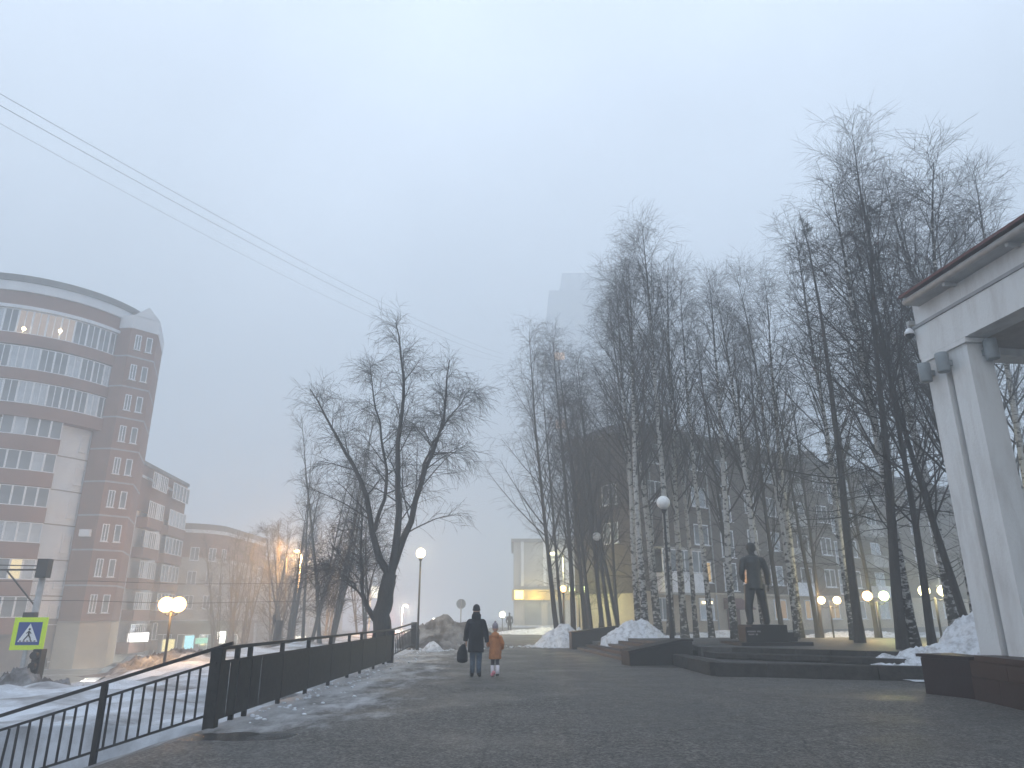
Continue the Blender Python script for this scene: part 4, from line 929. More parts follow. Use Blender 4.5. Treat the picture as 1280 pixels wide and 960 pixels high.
def tubes(items):
    V = []; Fq = []; off = 0
    for P, Rr, ns in items:
        n_, K_, _ = P.shape; T = np.zeros_like(P); T[:, 1:-1] = P[:, 2:] - P[:, :-2]; T[:, 0] = P[:, 1] - P[:, 0]; T[:, -1] = P[:, -1] - P[:, -2]; T = nrm(T)
        ref = np.where(np.abs(T[:, :1, 2:3]) > .8, np.array([1., 0, 0]), np.array([0, 0, 1.])) * np.ones_like(P)
        U = nrm(np.cross(T, ref)); Wv = np.cross(T, U); an = 2 * np.pi * np.arange(ns) / ns
        ring = P[:, :, None, :] + Rr[:, :, None, None] * (U[:, :, None, :] * np.cos(an)[None, None, :, None] + Wv[:, :, None, :] * np.sin(an)[None, None, :, None])
        V.append(ring.reshape(-1, 3)); base = off + (np.arange(n_) * K_ * ns)[:, None, None]
        k_ = (np.arange(K_ - 1) * ns)[None, :, None]; j = np.arange(ns)[None, None, :]; j2 = (np.arange(ns) + 1) % ns; j2 = j2[None, None, :]
        q = np.stack([base + k_ + j, base + k_ + j2, base + k_ + ns + j2, base + k_ + ns + j], -1).reshape(-1, 4); Fq.append(q); off += n_ * K_ * ns
    V = np.concatenate(V); Fq = np.concatenate(Fq); return V, Fq
def npmesh(name, items, m, smooth=True):
    V, Fq = tubes(items); me = bpy.data.meshes.new(name); me.vertices.add(len(V)); me.vertices.foreach_set('co', V.astype(np.float32).ravel())
    me.loops.add(Fq.size); me.loops.foreach_set('vertex_index', Fq.astype(np.int32).ravel()); me.polygons.add(len(Fq))
    me.polygons.foreach_set('loop_start', np.arange(0, Fq.size, 4, dtype=np.int32)); me.polygons.foreach_set('loop_total', np.full(len(Fq), 4, dtype=np.int32))
    me.materials.append(m); me.update(calc_edges=True)
    if smooth: me.shade_smooth()
    return me
def birch(seed, H, r0, bare=.3, mt='birch', tw='twig', dens=1.0, stems=1, droop=-.5, spread=.24):
    rg = np.random.default_rng(seed)
    p0 = np.zeros((stems, 3)); d0 = np.tile([0, 0, 1.], (stems, 1)); K0 = 22
    if stems > 1:
        an = rg.uniform(0, 6.28, stems); p0[:, 0] = np.cos(an) * .35; p0[:, 1] = np.sin(an) * .35; d0[:, 0] = np.cos(an) * .16; d0[:, 1] = np.sin(an) * .16
    lnn = H * (rg.uniform(.78, 1, stems)); lnn[0] = H
    T = grow(rg, p0, d0, lnn, K0, .12, .015); TR = r0 * (rg.uniform(.65, .9, (stems, 1)) if stems > 1 else 1) * (1 - np.linspace(0, 1, K0)[None, :] ** 1.0 * .93) * np.ones((stems, 1)); TR[:, 0] *= 1.3
    trunk = npmesh('trunk', [(T, TR, 12)], M[mt])
    lf = lambda t: H * spread * np.clip((1.04 - t) / (1 - bare), .07, 1) ** .75
    m1 = int(36 * dens / max(1, stems * .6))
    a = spawn(rg, T, TR, m1, bare, .98, R(22), R(52), lf, True); L1 = grow(rg, a[0], a[1], a[2], 9, lambda k_: .6 * (1 - .9 * k_), .032); R1 = taper(np.minimum(a[3] * .34, .014 + a[2] * .010), 9, .18) + .003
    s_ = spawn(rg, T, TR, 10, .12, bare, R(50), R(85), lambda t: H * .07 + 0 * t); L1b = grow(rg, s_[0], s_[1], s_[2], 6, .1, .12); R1b = taper(np.full(len(s_[0]), .016), 6)
    a = spawn(rg, L1, R1, 6, .15, .98, R(22), R(48), lambda t: H * .075 * (1.15 - t * .6), True); L2 = grow(rg, a[0], a[1], a[2], 5, .1 + droop * .4, .09); R2 = taper(np.minimum(a[3] * .6, .014), 5, .4)
    Q = []
    for (P_, R_, m_, ln_) in ((L1, R1, 7, .058), (L2, R2, 4, .045), (L1b, R1b, 3, .04), (T[:, 10:], TR[:, 10:], 18, .05)):
        a = spawn(rg, P_, R_, m_, .1, 1, R(20), R(60), lambda t: H * ln_ + 0 * t); L3 = grow(rg, a[0], a[1], a[2], 4, droop * .7, .06); Q.append(L3)
    L3 = np.concatenate(Q); R3 = np.tile([.0056, .0048, .0042, .003], (len(L3), 1))
    a = spawn(rg, L3, R3, 1, .1, .9, R(20), R(50), lambda t: H * .026 + 0 * t); L4 = grow(rg, a[0], a[1], a[2], 3, droop * .7, .05); R4 = np.tile([.004, .0034, .0026], (len(L4), 1))
    crown = npmesh('crown', [(L1, R1, 5), (L1b, R1b, 4), (L2, R2, 3), (L3, R3, 3), (L4, R4, 3)], M[tw])
    return trunk, crown
def larch(seed, H, r0, bare=.22):
    rg = np.random.default_rng(seed); T = grow(rg, np.zeros((1, 3)), np.array([[0, 0, 1.]]), np.array([H]), 20, .1, .018); TR = r0 * (1 - np.linspace(0, 1, 20)[None, :] * .94); TR[:, 0] *= 1.25
    trunk = npmesh('trunk', [(T, TR, 12)], M['darkbark'])
    a = spawn(rg, T, TR, 84, bare, .97, R(55), R(105), lambda t: H * .17 * np.clip((1.03 - t) / (1 - bare), .05, 1) ** .7 * np.random.default_rng(seed + 5).uniform(.35, 1.15, len(t)), True)
    L1 = grow(rg, a[0], a[1], a[2], 9, lambda k_: -.55 + 1.2 * k_, .13); R1 = taper(np.minimum(a[3] * .25, .009 + a[2] * .006), 9, .25) + .002
    a = spawn(rg, L1, R1, 13, .12, 1, R(35), R(75), lambda t: H * .042 * (1.2 - .7 * t), True); L2 = grow(rg, a[0], a[1], a[2] * np.clip(a[3] / .022, .1, 1), 5, -.6, .14); R2 = taper(np.full(len(a[0]), .0075), 5, .5)
    a = spawn(rg, L2, R2, 3, .1, 1, R(40), R(90), lambda t: .16 + 0 * t); L3 = grow(rg, a[0], a[1], a[2], 3, -.1, .2); R3 = np.tile([.007, .006, .005], (len(L3), 1))
    return trunk, npmesh('crown', [(L1, R1, 5), (L2, R2, 3), (L3, R3, 3)], M['larchtwig'])
def place(name, meshes, x_, y_, z_, H0, H, label, rz, lean=(0, 0), group=None, cat='tree', fat=1.0):
    t_ = empty(name, (x_, y_, z_ - .05), label, cat, 0, group); s_ = H / H0; t_.scale = (s_ * fat, s_ * fat, s_)
    q = Matrix.Rotation(lean[0], 3, 'Y') @ Matrix.Rotation(lean[1], 3, 'X') @ Matrix.Rotation(rz, 3, 'Z'); t_.rotation_euler = q.to_euler()
    link('trunk', meshes[0], t_); link('crown', meshes[1], t_); return t_
H0 = 20.0
BV = [birch(10 + i, H0, .17 + .02 * (i % 3), .30 + .05 * (i % 2), dens=1.0) for i in range(5)]
DV = [birch(40 + i, H0, .17, .22, 'darkbark', 'twig', 1.0, droop=-.75, spread=.27) for i in range(3)]      # dark barked weeping birches
GV = [birch(60 + i, 12.0, .13, .18, 'greybark', 'twig_brown', .55, stems=3 + i, droop=-.12, spread=.2) for i in range(2)]
LV = [larch(80 + i, H0, .2) for i in range(2)]
# (kind, px-independent world x, y, height, label)
G1 = 'dark trees clustered left of the steps'; G2 = 'white barked birches behind the steps'; G3 = 'trees behind the statue'; G4 = 'trees beside the portico'
def tr_(v, x_, y_, H, lab, rz, lean, grp, nm='birch_tree', z_=None, fat=1):
    return place(nm, v, x_, y_, height(x_, y_) if z_ is None else z_, H0, H, lab, rz, (R(lean[0]), R(lean[1])), grp, fat=fat)
tr_(DV[0], 2.6, 42.5, 18.6, 'leftmost dark leaning tree of the cluster beside the path', 0.3, (-5.5, 0), G1)
tr_(DV[1], 3.0, 44.0, 17, 'thin dark tree second from the left in the cluster', 1.7, (-4, 0), G1, fat=.8)
tr_(DV[2], 3.55, 43.0, 19, 'tallest dark trunk in the cluster, third from the left', 2.6, (-3, 0), G1)
tr_(DV[0], 4.05, 41.5, 17.5, 'dark tree in front of the small lit globe, fourth from the left', 3.9, (-2, 0), G1)
tr_(DV[1], 4.6, 45.5, 15.5, 'slim dark tree crossing the greenish twin lamp', 5.0, (-1, 0), G1, fat=.8)
tr_(DV[2], 5.1, 42.0, 17.0, 'dark trunk below the farther unlit globe lamp', .9, (-3, 0), G1)
tr_(DV[0], 5.5, 41.5, 16.5, 'dark trunk pair member leaning left beside the birch snow pile', 2.2, (-8, 0), G1)
tr_(DV[1], 6.1, 42.3, 15.0, 'dark slanted trunk nearest the snow pile among the birches', 4.4, (-10, 0), G1)
tr_(DV[2], 6.5, 46, 16.0, 'straight dark trunk standing just left of the first white birch', .2, (0, 0), G1)
tr_(BV[0], 6.15, 36.5, 19.5, 'leftmost white birch with heavy black patches', .5, (-1, 0), G2)
tr_(BV[1], 5.9, 33.2, 18.5, 'white birch rising out of the snow pile behind the steps', 1.5, (0, 0), G2, z_=.55)
tr_(BV[2], 7.3, 37.5, 20.5, 'white birch just left of the near globe lamp', 2.6, (-1, 0), G2)
tr_(BV[3], 7.05, 33.5, 20.8, 'tall white birch directly right of the near globe lamp post', 3.3, (-.5, 0), G2, z_=.55)
tr_(BV[4], 8.6, 37.5, 20.0, 'slender birch second to the right of the globe lamp', 4.4, (0, 0), G2)
tr_(BV[0], 9.4, 38.5, 19.5, 'thin birch in front of the white balcony panels', 5.6, (.5, 0), G2, fat=.8)
tr_(BV[1], 9.0, 34.0, 18.0, 'white birch standing alone left of the lit windows', 2.1, (0, 0), G2, z_=.55, fat=.8)
tr_(DV[1], 8.1, 42, 18.0, 'dark trunk hidden between the white birches', .8, (0, 0), G2)
tr_(BV[2], 10.0, 29.8, 15, 'pale birch rising just right of the statue', 3.6, (0, 0), G3, z_=.55)
tr_(BV[4], 9.3, 31.5, 17, 'birch directly behind the statue legs', .3, (0, 0), G3, z_=.55)
tr_(DV[1], 12.9, 36, 15.5, 'slim dark tree over the snow bank right of the statue', 1.0, (-1, 0), G3)
tr_(LV[0], 12.7, 27.6, 18.0, 'tall dark larch, nearest conifer right of the statue', .4, (-0.3, 0), G3, 'larch_tree', z_=.55)
tr_(LV[1], 15.0, 37, 15.0, 'thin larch between the smallest twin lamps', 2.4, (-0.5, 0), G3, 'larch_tree', fat=.8)
tr_(DV[2], 15.8, 38.5, 15.5, 'slim dark tree right beside the smallest twin lamp', 3.0, (-0.5, 0), G3, fat=.8)
tr_(DV[0], 18.4, 38, 17, 'slim dark tree behind the orange and greenish lamp', 4.1, (-0.5, 0), G3, fat=.8)
tr_(BV[3], 12.0, 22.6, 16.2, 'thick birch with a rough dark foot between the green and yellow lamps', 1.1, (0, 0), G4, z_=.55, fat=1.25)
tr_(LV[1], 11.55, 22.4, 15.6, 'thick dark larch trunk touching the thick rough birch', 5.0, (0, 0), G4, 'larch_tree', z_=.55, fat=1.1)
tr_(DV[2], 12.15, 21.9, 14.6, 'straight dark trunk directly left of the rightmost twin lamp', 2.9, (-.3, 0), G4, z_=.55)
tr_(DV[1], 13.9, 22.8, 15.0, 'dark bare tree leaning left across the rightmost lit globe', .6, (-7, 0), G4, z_=.45)
tr_(BV[0], 13.15, 21.2, 16.0, 'white banded birch close against the white pillar', 2.0, (0, 0), G4, z_=.45, fat=1.3)
tr_(BV[1], 15.2, 25.8, 21.4, 'tallest birch of all, whose top rises highest in the picture', 3.1, (0.3, 0), G4)
tr_(BV[2], 18.6, 29.0, 20.6, 'birch whose crown shows over the red roof edge', 4.0, (-1, 0), G4)
tr_(BV[4], 22.5, 31.0, 22.2, 'birch showing behind and to the right of the pillars', 5.4, (-1, 0), G4)
tr_(BV[3], 17.0, 27.0, 15.0, 'birch behind the portico seen in the gap below the beam', 1.9, (0, 0), G4)
tr_(DV[2], 17.5, 33.5, 20, 'dark tree between the lamps and the portico', 2.7, (0, 0), G4)
tr_(BV[0], 13.8, 30.5, 18.5, 'tall white birch just behind the larch nearest the statue', .1, (0, 0), G3)

tr_(BV[1], 11.2, 33.0, 15.5, 'thin grey birch between the statue and the smallest lit globes', 2.2, (0, 0), G3, fat=.8)
tr_(DV[0], 10.6, 35.5, 16.5, 'dark slim tree close to the red canopy of the apartment block', 5.2, (-1, 0), G3, fat=.8)
tr_(BV[3], 18.8, 30.5, 20.5, 'birch crown just right of the tallest one', 3.0, (0, 0), G4)
tr_(DV[0], 21.0, 33.0, 21.5, 'rounded dense crown above the middle of the red roof edge', 1.2, (0, 0), G4)
tr_(BV[2], 26.0, 36.0, 22.5, 'rightmost crown showing above the roof at the frame edge', 2.8, (0, 0), G4)
tr_(BV[0], 11.9, 31.5, 17.5, 'slender birch filling the gap between the statue and the nearest larch', 4.6, (0, 0), G3, z_=.5, fat=.85)
tr_(BV[2], 13.2, 34.5, 18.5, 'fine crowned birch behind the nearest larch trunk', 1.3, (0, 0), G3, fat=.85)
tr_(BV[4], 6.9, 39.5, 19.5, 'thin birch between the first two white birches', 2.8, (-1, 0), G2, fat=.8)
tr_(DV[2], 4.3, 40.0, 14.5, 'low bushy dark tree in the middle of the left cluster', 1.4, (-5, 0), G1, fat=.9)

# forked tree behind the left railing
def tree_from(name, stems, loc, label, seed, mt, tw, H, droop=-.6, grp=None, big=1.0, m1=26):
    rg = np.random.default_rng(seed); K0 = 14; Ps = []; Rs = []
    for pts, ra, rb in stems:
        pts = [Vector(p_) for p_ in pts]; seg = []; n_ = len(pts)
        for k_ in range(K0):      # Catmull-Rom through the guide points
            u = k_ / (K0 - 1) * (n_ - 1); i = min(int(u), n_ - 2); f = u - i
            a_, b2, c2, d2 = pts[max(i - 1, 0)], pts[i], pts[i + 1], pts[min(i + 2, n_ - 1)]
            seg.append(.5 * ((2 * b2) + (c2 - a_) * f + (2 * a_ - 5 * b2 + 4 * c2 - d2) * f * f + (3 * b2 - a_ - 3 * c2 + d2) * f ** 3))
        P_ = np.array([list(v) for v in seg]); P_[2:] += rg.normal(0, .03, P_[2:].shape); Ps.append(P_); Rs.append(np.linspace(ra, rb, K0))
    T = np.stack(Ps); TR = np.stack(Rs)
    t_ = empty(name, loc, label, 'tree', 0, grp)
    link('trunk', npmesh('trunk', [(T, TR, 12)], M[mt]), t_)
    main = T[1:] if len(T) > 1 else T; mr_ = TR[1:] if len(T) > 1 else TR
    a = spawn(rg, main, mr_, m1, .22, .97, R(30), R(65), lambda t: H * .22 * (1.1 - t * .8) * big, True); a = (a[0], a[1], a[2] * np.clip(a[3] / .085, .3, 1), a[3]); L1 = grow(rg, a[0], a[1], a[2], 9, lambda k_: .55 - 1.1 * k_, .05); R1 = taper(np.minimum(a[3] * .45, .03), 9, .2) + .003
    a = spawn(rg, L1, R1, 7, .15, 1, R(25), R(60), lambda t: H * .08 * (1.2 - t * .6), True); L2 = grow(rg, a[0], a[1], a[2], 6, droop * .8, .055); R2 = taper(np.minimum(a[3] * .6, .011), 6, .4)
    Q = []
    for (P_, R_, m_, ln_) in ((L1, R1, 7, .05), (L2, R2, 6, .045), (main[:, 6:], mr_[:, 6:], 30, .05)):
        a = spawn(rg, P_, R_, m_, .1, 1, R(20), R(60), lambda t: H * ln_ + 0 * t); Q.append(grow(rg, a[0], a[1], a[2], 4, droop, .06))
    L3 = np.concatenate(Q); R3 = np.tile([.0056, .0048, .0042, .003], (len(L3), 1))
    a = spawn(rg, L3, R3, 1, .1, .9, R(20), R(50), lambda t: H * .03 + 0 * t); L4 = grow(rg, a[0], a[1], a[2], 3, droop, .1); R4 = np.tile([.004, .0034, .0026], (len(L4), 1))
    link('crown', npmesh('crown', [(L1, R1, 5), (L2, R2, 3), (L3, R3, 3), (L4, R4, 3)], M[tw]), t_)
    return t_
tree_from('forked_tree', [([(0, 0, -.4), (0, 0, 1.2), (.05, 0, 2.3), (.22, 0, 3.2)], .40, .27),
    ([(.2, 0, 3.05), (-.5, .1, 4.4), (-1.1, .2, 6.6), (-2.3, .3, 8.6), (-3.7, .4, 11.0)], .17, .02),
    ([(.22, 0, 3.1), (.45, -.1, 5.0), (.3, -.2, 8.0), (.35, -.2, 11), (.0, -.2, 13.8)], .18, .02),
    ([(.25, 0, 3.3), (.7, .2, 4.8), (1.3, .5, 7.2), (2.0, .6, 9.4), (2.2, .7, 12.4)], .17, .02),
    ([(-.6, .1, 4.8), (-.2, .5, 7), (-.9, 1.0, 10.0), (-1.4, 1.2, 12.4)], .09, .015),
    ([(1.2, .4, 7.0), (1.8, -.1, 8.6), (3.2, -.4, 10.6)], .07, .015),
    ([(-.05, 0, 1.2), (-.7, -.2, 2.2), (-.9, -.3, 3.6), (-1.0, -.3, 5.6)], .13, .015),
    ([(-.6, -.2, 2.0), (-1.3, -.4, 3.0), (-2.3, -.5, 3.1)], .035, .01)],
    (-5.0, 29, -.1), 'large dark forked tree with drooping twigs right behind the left railing', 301, 'darkbark', 'twig', 14, -.45, m1=15)
def multi(x_, y_, H, label, rz, v, fat=1.0): return place('bare_tree', GV[v], x_, y_, height(x_, y_), 12.0, H, label, rz, (0, 0), 'bare trees along the street', fat=fat)
multi(-12.3, 45, 12.6, 'many stemmed bare tree in front of the orange street lamp', .2, 0)
multi(-10.6, 43, 13.2, 'bare tree between the orange lamp glow and the forked tree', 1.6, 1)
multi(-14.0, 47, 10.5, 'leftmost clear bare tree with thin arching stems', 3.1, 1)
multi(-8.4, 44, 9.6, 'smaller bare tree half hidden by the forked tree', 4.2, 0)
multi(-18.0, 56, 11.0, 'hazy bare tree beside the low rounded block', 5.1, 0)
multi(-21.5, 60, 10.0, 'hazy bare tree left of the street lamp glow', .9, 1)
multi(-25.5, 66, 10.5, 'faintest bare tree in front of the rounded brick block', 2.0, 0)
multi(-23.0, 63, 11.5, 'pale grey bare tree standing left of the thin arching stems', 4.4, 0)
multi(-19.5, 63, 12.0, 'hazy bare tree with the widest crown under the street lamp glow', .4, 1, 1.2)
multi(-15.8, 54, 10.0, 'hazy bare tree just left of the orange street lamp pole', 3.3, 0, 1.2)
multi(-27.5, 72, 12.0, 'bare tree almost lost in fog against the rounded brick block', 1.3, 1, 1.2)
multi(-17.0, 68, 12.0, 'faint bare tree far behind the orange street lamp', 2.9, 1)
multi(-12.5, 62, 9.0, 'faint bare tree down the street behind the forked tree', 3.7, 0)
t = empty('tree_stump', (-13.7, 44, -.5), 'thick cut off tree stump standing at the street edge behind the snow bank', 'stump')
MB().tube([(0, 0, -.5), (0, 0, .6), (.05, 0, 1.5), (.1, .02, 2.3)], [.4, .3, .28, .3], 14).build('trunk', M['darkbark'], t, True); t.scale = (.75, .75, .75)
MB().tube([(.1, 0, 1.4), (-.35, .1, 2.2), (-.4, .1, 2.7)], [.15, .12, .11], 10).build('limb', M['darkbark'], t, True)

# ---------------------------------------------------------------- people
def walker(name, x_, y_, rz, label, s, parts):
    return empty(name, (x_, y_, .02), label, 'person', rz)
# man: 1.82 m, walking away (+y), bag in left hand, right hand holds the child's
man = walker('person', -.96, 20.2, 0, 'man in a long black coat and blue jeans walking away with a black bag', 1, None)
b = MB()
b.ball((0, .02, 1.66), (.078, .095, .115), 16, 12); b.ball((0, .125, 1.65), (.014, .02, .022), 8, 6); b.ball((0, .05, 1.59), (.055, .06, .05), 10, 8)
for s_ in (-1, 1): b.ball((s_ * .08, .02, 1.65), (.012, .025, .034), 8, 6)
b.tube([(0, 0, 1.42), (0, .01, 1.6)], [.065, .058], 12)
b.tube([(0, 0, .86), (0, 0, 1.05), (0, 0, 1.25), (0, 0, 1.42)], [(.15, .11), (.14, .1), (.17, .12), (.12, .09)], 16)
b.tube([(-.09, 0, .9), (-.10, .06, .5), (-.10, -.02, .1)], [.085, .055, .04], 12); b.tube([(.08, 0, .9), (.09, .02, .5), (.10, -.10, .1)], [.085, .055, .04], 12)
b.tube([(-.19, 0, 1.4), (-.25, -.02, 1.12), (-.26, .02, .88)], [.05, .04, .03], 10); b.tube([(.19, 0, 1.4), (.25, .0, 1.12), (.30, .04, .86)], [.05, .04, .03], 10)
hand(b, (-.262, .02, .87), (0, .05, -1), 1, -1); hand(b, (.302, .04, .85), (.15, .1, -1), 1, 1)
remesh(b, 'body', M['skin'], .011, 1, man)
c = MB()      # coat: torso, skirt, sleeves, hood collar
c.tube([(0, -.01, .60), (0, 0, .75), (0, 0, .95), (0, 0, 1.15), (0, 0, 1.33), (0, .005, 1.43), (0, .01, 1.52)], [(.235, .185), (.235, .18), (.22, .165), (.215, .155), (.22, .15), (.15, .125), (.09, .09)], 22)
c.ball((-.17, 0, 1.365), .082, 12, 8); c.ball((.17, 0, 1.365), .082, 12, 8)
c.tube([(-.175, 0, 1.37), (-.25, -.02, 1.13), (-.285, .01, .88)], [.085, .078, .062], 14); c.tube([(.175, 0, 1.37), (.255, 0, 1.13), (.30, .03, .85)], [.085, .075, .060], 14)
c.tube([(-.09, .03, 1.52), (0, -.08, 1.55), (.09, .03, 1.52)], [.055, .075, .055], 10); c.ball((0, -.06, 1.49), (.13, .09, .11), 12, 8); c.tube([(0, .0, 1.48), (0, .0, 1.62)], [.10, .095], 14)
remesh(c, 'coat', M['darkcloth'], .012, 2, man)
for sgn, kn, an in ((-1, .05, -.03), (1, .02, -.11)):
    MB().tube([(sgn * .085, 0, .70), (sgn * .085, kn, .50), (sgn * .085, (kn + an) / 2, .3), (sgn * .09, an, .09)], [.098, .078, .066, .060], 14).build('trouser_leg', M['jeans'], man, True)
    o = MB(); o.ball((sgn * .105, an + .05, .045 if sgn < 0 else .05), (.05, .14, .05), 12, 8); o.tube([(sgn * .1, an, .04), (sgn * .1, an, .14)], [.055, .052], 12); o.build('shoe', M['black'], man, True)
h_ = MB(); h_.ball((0, .005, 1.72), (.095, .108, .105), 18, 12); h_.tube([(0, .0, 1.655), (0, .0, 1.70)], [(.098, .108), (.10, .112)], 18); h_.build('hat', M['black'], man, True)
bag = empty('bag', (-1.32, 20.22, .02), 'black soft shopping bag hanging from the man\'s left hand', 'bag')
b = MB(); b.tube([(0, 0, .35), (0, 0, .44), (0, 0, .60), (.01, 0, .72), (.04, 0, .80)], [(.13, .08), (.175, .11), (.165, .10), (.11, .065), (.05, .03)], 18); b.ball((0, 0, .4), (.15, .1, .07), 14, 8)
remesh(b, 'bag_body', M['black'], .012, 2, bag)
MB().tube([(.0, .0, .76), (.06, 0, .83), (.11, .0, .76)], [.008] * 3, 6).build('handle', M['black'], bag); MB().tube([(-.02, .03, .74), (.05, .02, .82), (.10, .03, .76)], [.008] * 3, 6).build('handle', M['black'], bag)
kid = walker('person', -.45, 20.25, 0, 'child in an orange hooded coat holding the man\'s hand', 1, None)
b = MB()
b.ball((0, .02, 1.20), (.072, .088, .1), 16, 12); b.ball((0, .11, 1.19), (.012, .018, .018), 8, 6)
for s_ in (-1, 1): b.ball((s_ * .074, .02, 1.19), (.01, .02, .028), 8, 6)
b.tube([(0, 0, .98), (0, .01, 1.14)], [.05, .045], 12); b.tube([(0, 0, .6), (0, 0, .8), (0, 0, .98)], [(.12, .09), (.12, .09), (.09, .07)], 14)
b.tube([(-.06, 0, .62), (-.065, .03, .35), (-.065, -.02, .08)], [.06, .045, .035], 10); b.tube([(.06, 0, .62), (.065, -.02, .35), (.065, -.1, .09)], [.06, .045, .035], 10)
b.tube([(-.13, 0, .98), (-.18, .0, .8), (-.20, .03, .74)], [.04, .032, .025], 10); b.tube([(.13, 0, .98), (.19, .0, .8), (.17, .07, .66)], [.04, .032, .025], 10)
hand(b, (-.20, .035, .76), (-.15, .1, .9), .7, 1); hand(b, (.17, .075, .65), (0, .3, -1), .7, 1)
remesh(b, 'body', M['skin'], .010, 1, kid)
c = MB(); c.tube([(0, 0, .43), (0, 0, .55), (0, 0, .75), (0, 0, .92), (0, 0, 1.02), (0, .01, 1.08)], [(.185, .15), (.18, .145), (.165, .13), (.165, .12), (.12, .1), (.06, .06)], 20)
c.tube([(-.12, 0, .98), (-.18, 0, .83), (-.195, .03, .75)], [.065, .058, .048], 12); c.tube([(.12, 0, .99), (.195, -.02, .82), (.185, .05, .68)], [.065, .06, .05], 12)
c.ball((-.125, 0, .97), .06, 10, 8); c.ball((.125, 0, .97), .06, 10, 8); c.ball((0, -.075, 1.02), (.105, .07, .09), 14, 10); c.tube([(-.08, .02, 1.05), (0, -.07, 1.08), (.08, .02, 1.05)], [.035, .045, .035], 10)
remesh(c, 'coat', M['orange'], .011, 2, kid)
h_ = MB(); h_.ball((0, .01, 1.255), (.082, .096, .10), 16, 12); h_.ball((0, .01, 1.365), .03, 10, 8); h_.build('hat', M['greyhat'], kid, True)
for sgn, kn, an in ((-1, .03, -.02), (1, -.02, -.11)):
    MB().tube([(sgn * .06, 0, .5), (sgn * .065, kn, .33), (sgn * .066, (kn + an) / 2, .24)], [.062, .05, .046], 12).build('leggings', M['leggings'], kid, True)
    MB().tube([(sgn * .066, (kn + an) / 2, .27), (sgn * .067, an, .16), (sgn * .067, an, .07)], [.055, .052, .05], 12).build('boot_shaft', M['whiteboot'], kid, True)
    o = MB(); o.ball((sgn * .068, an + .03, .05), (.055, .11, .055) if sgn < 0 else (.045, .10, .045), 12, 8); o.build('boot', M['pink'] if sgn < 0 else M['black'], kid, True)
q = MB().ball((-.03, -.06, .10), (.05, .05, .05), 10, 8); q.build('pompom', M['pink'], kid, True)
# two distant walkers
def far_person(x_, y_, z_, label, H=1.75):
    t_ = empty('person', (x_, y_, z_), label, 'person'); k_ = H / 1.75; b_ = MB()
    b_.ball((0, .0, 1.62 * k_), (.09, .1, .12), 12, 8); b_.tube([(0, 0, 1.4 * k_), (0, 0, 1.55 * k_)], .06, 8)
    b_.tube([(0, 0, .75 * k_), (0, 0, 1.0 * k_), (0, 0, 1.3 * k_), (0, 0, 1.46 * k_)], [(.2, .15), (.17, .13), (.22, .14), (.09, .08)], 14)
    for s_ in (-1, 1):
        b_.tube([(s_ * .09, 0, .85 * k_), (s_ * .1, .05 * s_, .45 * k_), (s_ * .1, -.12 * s_, .04)], [.1, .07, .06], 10); b_.ball((s_ * .1, -.08 * s_, .04), (.05, .12, .045), 8, 6)
        b_.tube([(s_ * .2, 0, 1.4 * k_), (s_ * .27, -.04, 1.1 * k_), (s_ * .26, .04 * s_, .82 * k_)], [.07, .06, .045], 10)
    remesh(b_, 'body', M['darkcloth'], .025, 1, t_)
far_person(-.22, 66, 0, 'small faint pedestrian far down the path right of the child', 1.7)
far_person(-32.6, 53, STREET, 'distant pedestrian on the pavement in front of the curved brick block')

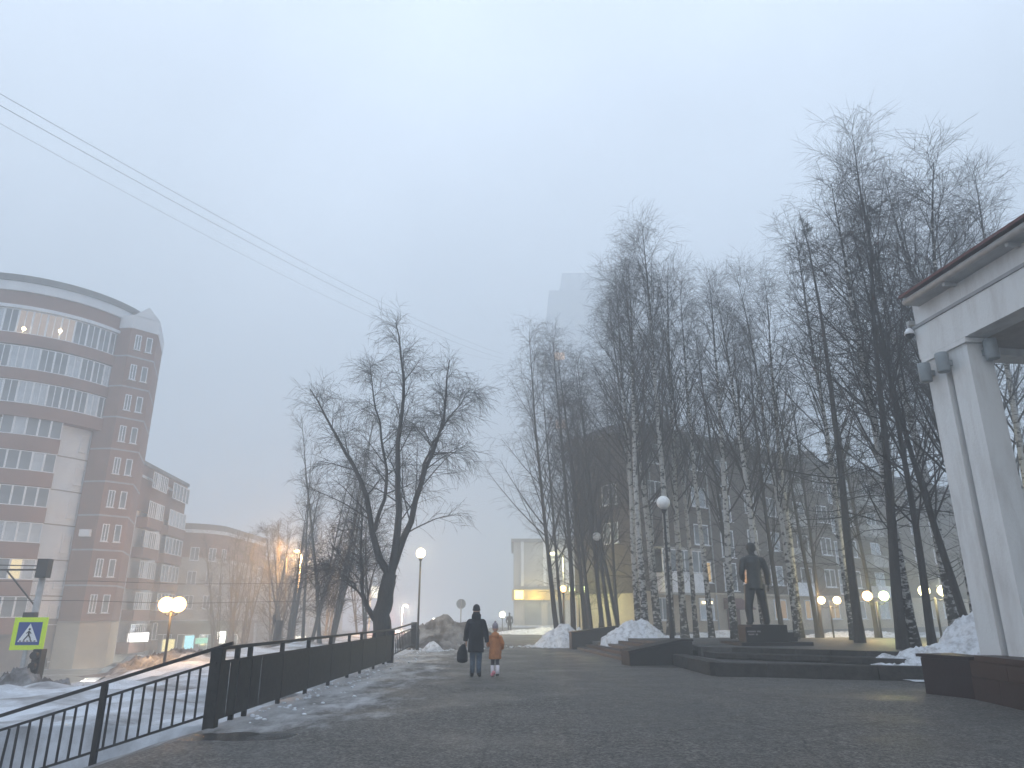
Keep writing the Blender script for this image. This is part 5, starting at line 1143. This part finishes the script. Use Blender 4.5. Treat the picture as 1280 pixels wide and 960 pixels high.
# ---------------------------------------------------------------- parked car with lights on
def car(x_, y_, z_, rz, label, front=True):
    t_ = empty('car', (x_, y_, z_), label, 'car', rz, 'cars on the street')
    prof = [(-2.1, .35), (-2.15, .75), (-1.95, .95), (-1.2, 1.0), (-.6, 1.42), (.7, 1.45), (1.35, 1.02), (2.05, .9), (2.15, .6), (2.1, .32)]
    m1 = MB(); n_ = len(prof); inset = [0, 0, 0, .02, .16, .16, .03, 0, 0, 0]
    m1.add([(x2, -.85 + i_, z2) for (x2, z2), i_ in zip(prof, inset)] + [(x2, .85 - i_, z2) for (x2, z2), i_ in zip(prof, inset)], [tuple(range(n_))[::-1], tuple(range(n_, 2 * n_))] + [(i, (i + 1) % n_, n_ + (i + 1) % n_, n_ + i) for i in range(n_)]); m1.build('body', M['carpaint'], t_, bevel=.03)
    for s_ in (-1, 1):
        MB().add([(-1.05, s_ * .80, 1.03), (-.52, s_ * .70, 1.37), (.62, s_ * .70, 1.39), (1.15, s_ * .80, 1.05)], [(0, 1, 2, 3)]).build('side_window', M['glass'], t_)
        for wx in (-1.35, 1.35):
            w_ = MB().tube([(wx, s_ * .7, .32), (wx, s_ * .88, .32)], .32, 18).build('wheel', M['black'], t_); MB().tube([(wx, s_ * .885, .32), (wx, s_ * .895, .32)], .19, 12).build('rim', M['pole'], w_)
        MB().ball((-2.13, s_ * .6, .7), (.05, .16, .09), 10, 8).build('headlight', emit((1, .9, .7), 12.0, .3), t_)
        MB().box((2.13, s_ * .65, .75), (.05, .25, .12)).build('tail_light', litmat((1, .05, .03), 1.5), t_)
    MB().add([(-1.22, -.74, 1.04), (-1.22, .74, 1.04), (-.64, .66, 1.41), (-.64, -.66, 1.41)], [(0, 3, 2, 1)]).build('windscreen', M['glass'], t_)
    return t_
c_ = car(-22.6, 44.6, STREET + .02, R(72), 'dark car driving towards the viewer with lit headlights behind the railing')
point(c_, (-2.5, 0, .7), (1, .9, .7), 90, .2)
car(-26.8, 55, STREET + .02, R(84), 'dark parked car on the far side of the street below the shop signs')
car(-25.0, 64, STREET + .02, R(84), 'second dark parked car farther along the street')

# ---------------------------------------------------------------- haze
hz = MB().box((0, 80, 43.2), (280, 350, 94)).build('haze', None)
hm = bpy.data.materials.new('haze'); hm.use_nodes = True; hn = hm.node_tree; hn.nodes.clear()
ho = hn.nodes.new('ShaderNodeOutputMaterial'); pv_ = hn.nodes.new('ShaderNodeVolumePrincipled')
pv_.inputs['Color'].default_value = (.84, .89, .92, 1); pv_.inputs['Density'].default_value = .0079; pv_.inputs['Anisotropy'].default_value = .25
hn.links.new(pv_.outputs[0], ho.inputs['Volume']); hz.data.materials.clear(); hz.data.materials.append(hm)
hz['kind'] = 'stuff'; hz['label'] = 'pale blue evening fog filling the whole square'
hz.visible_shadow = True
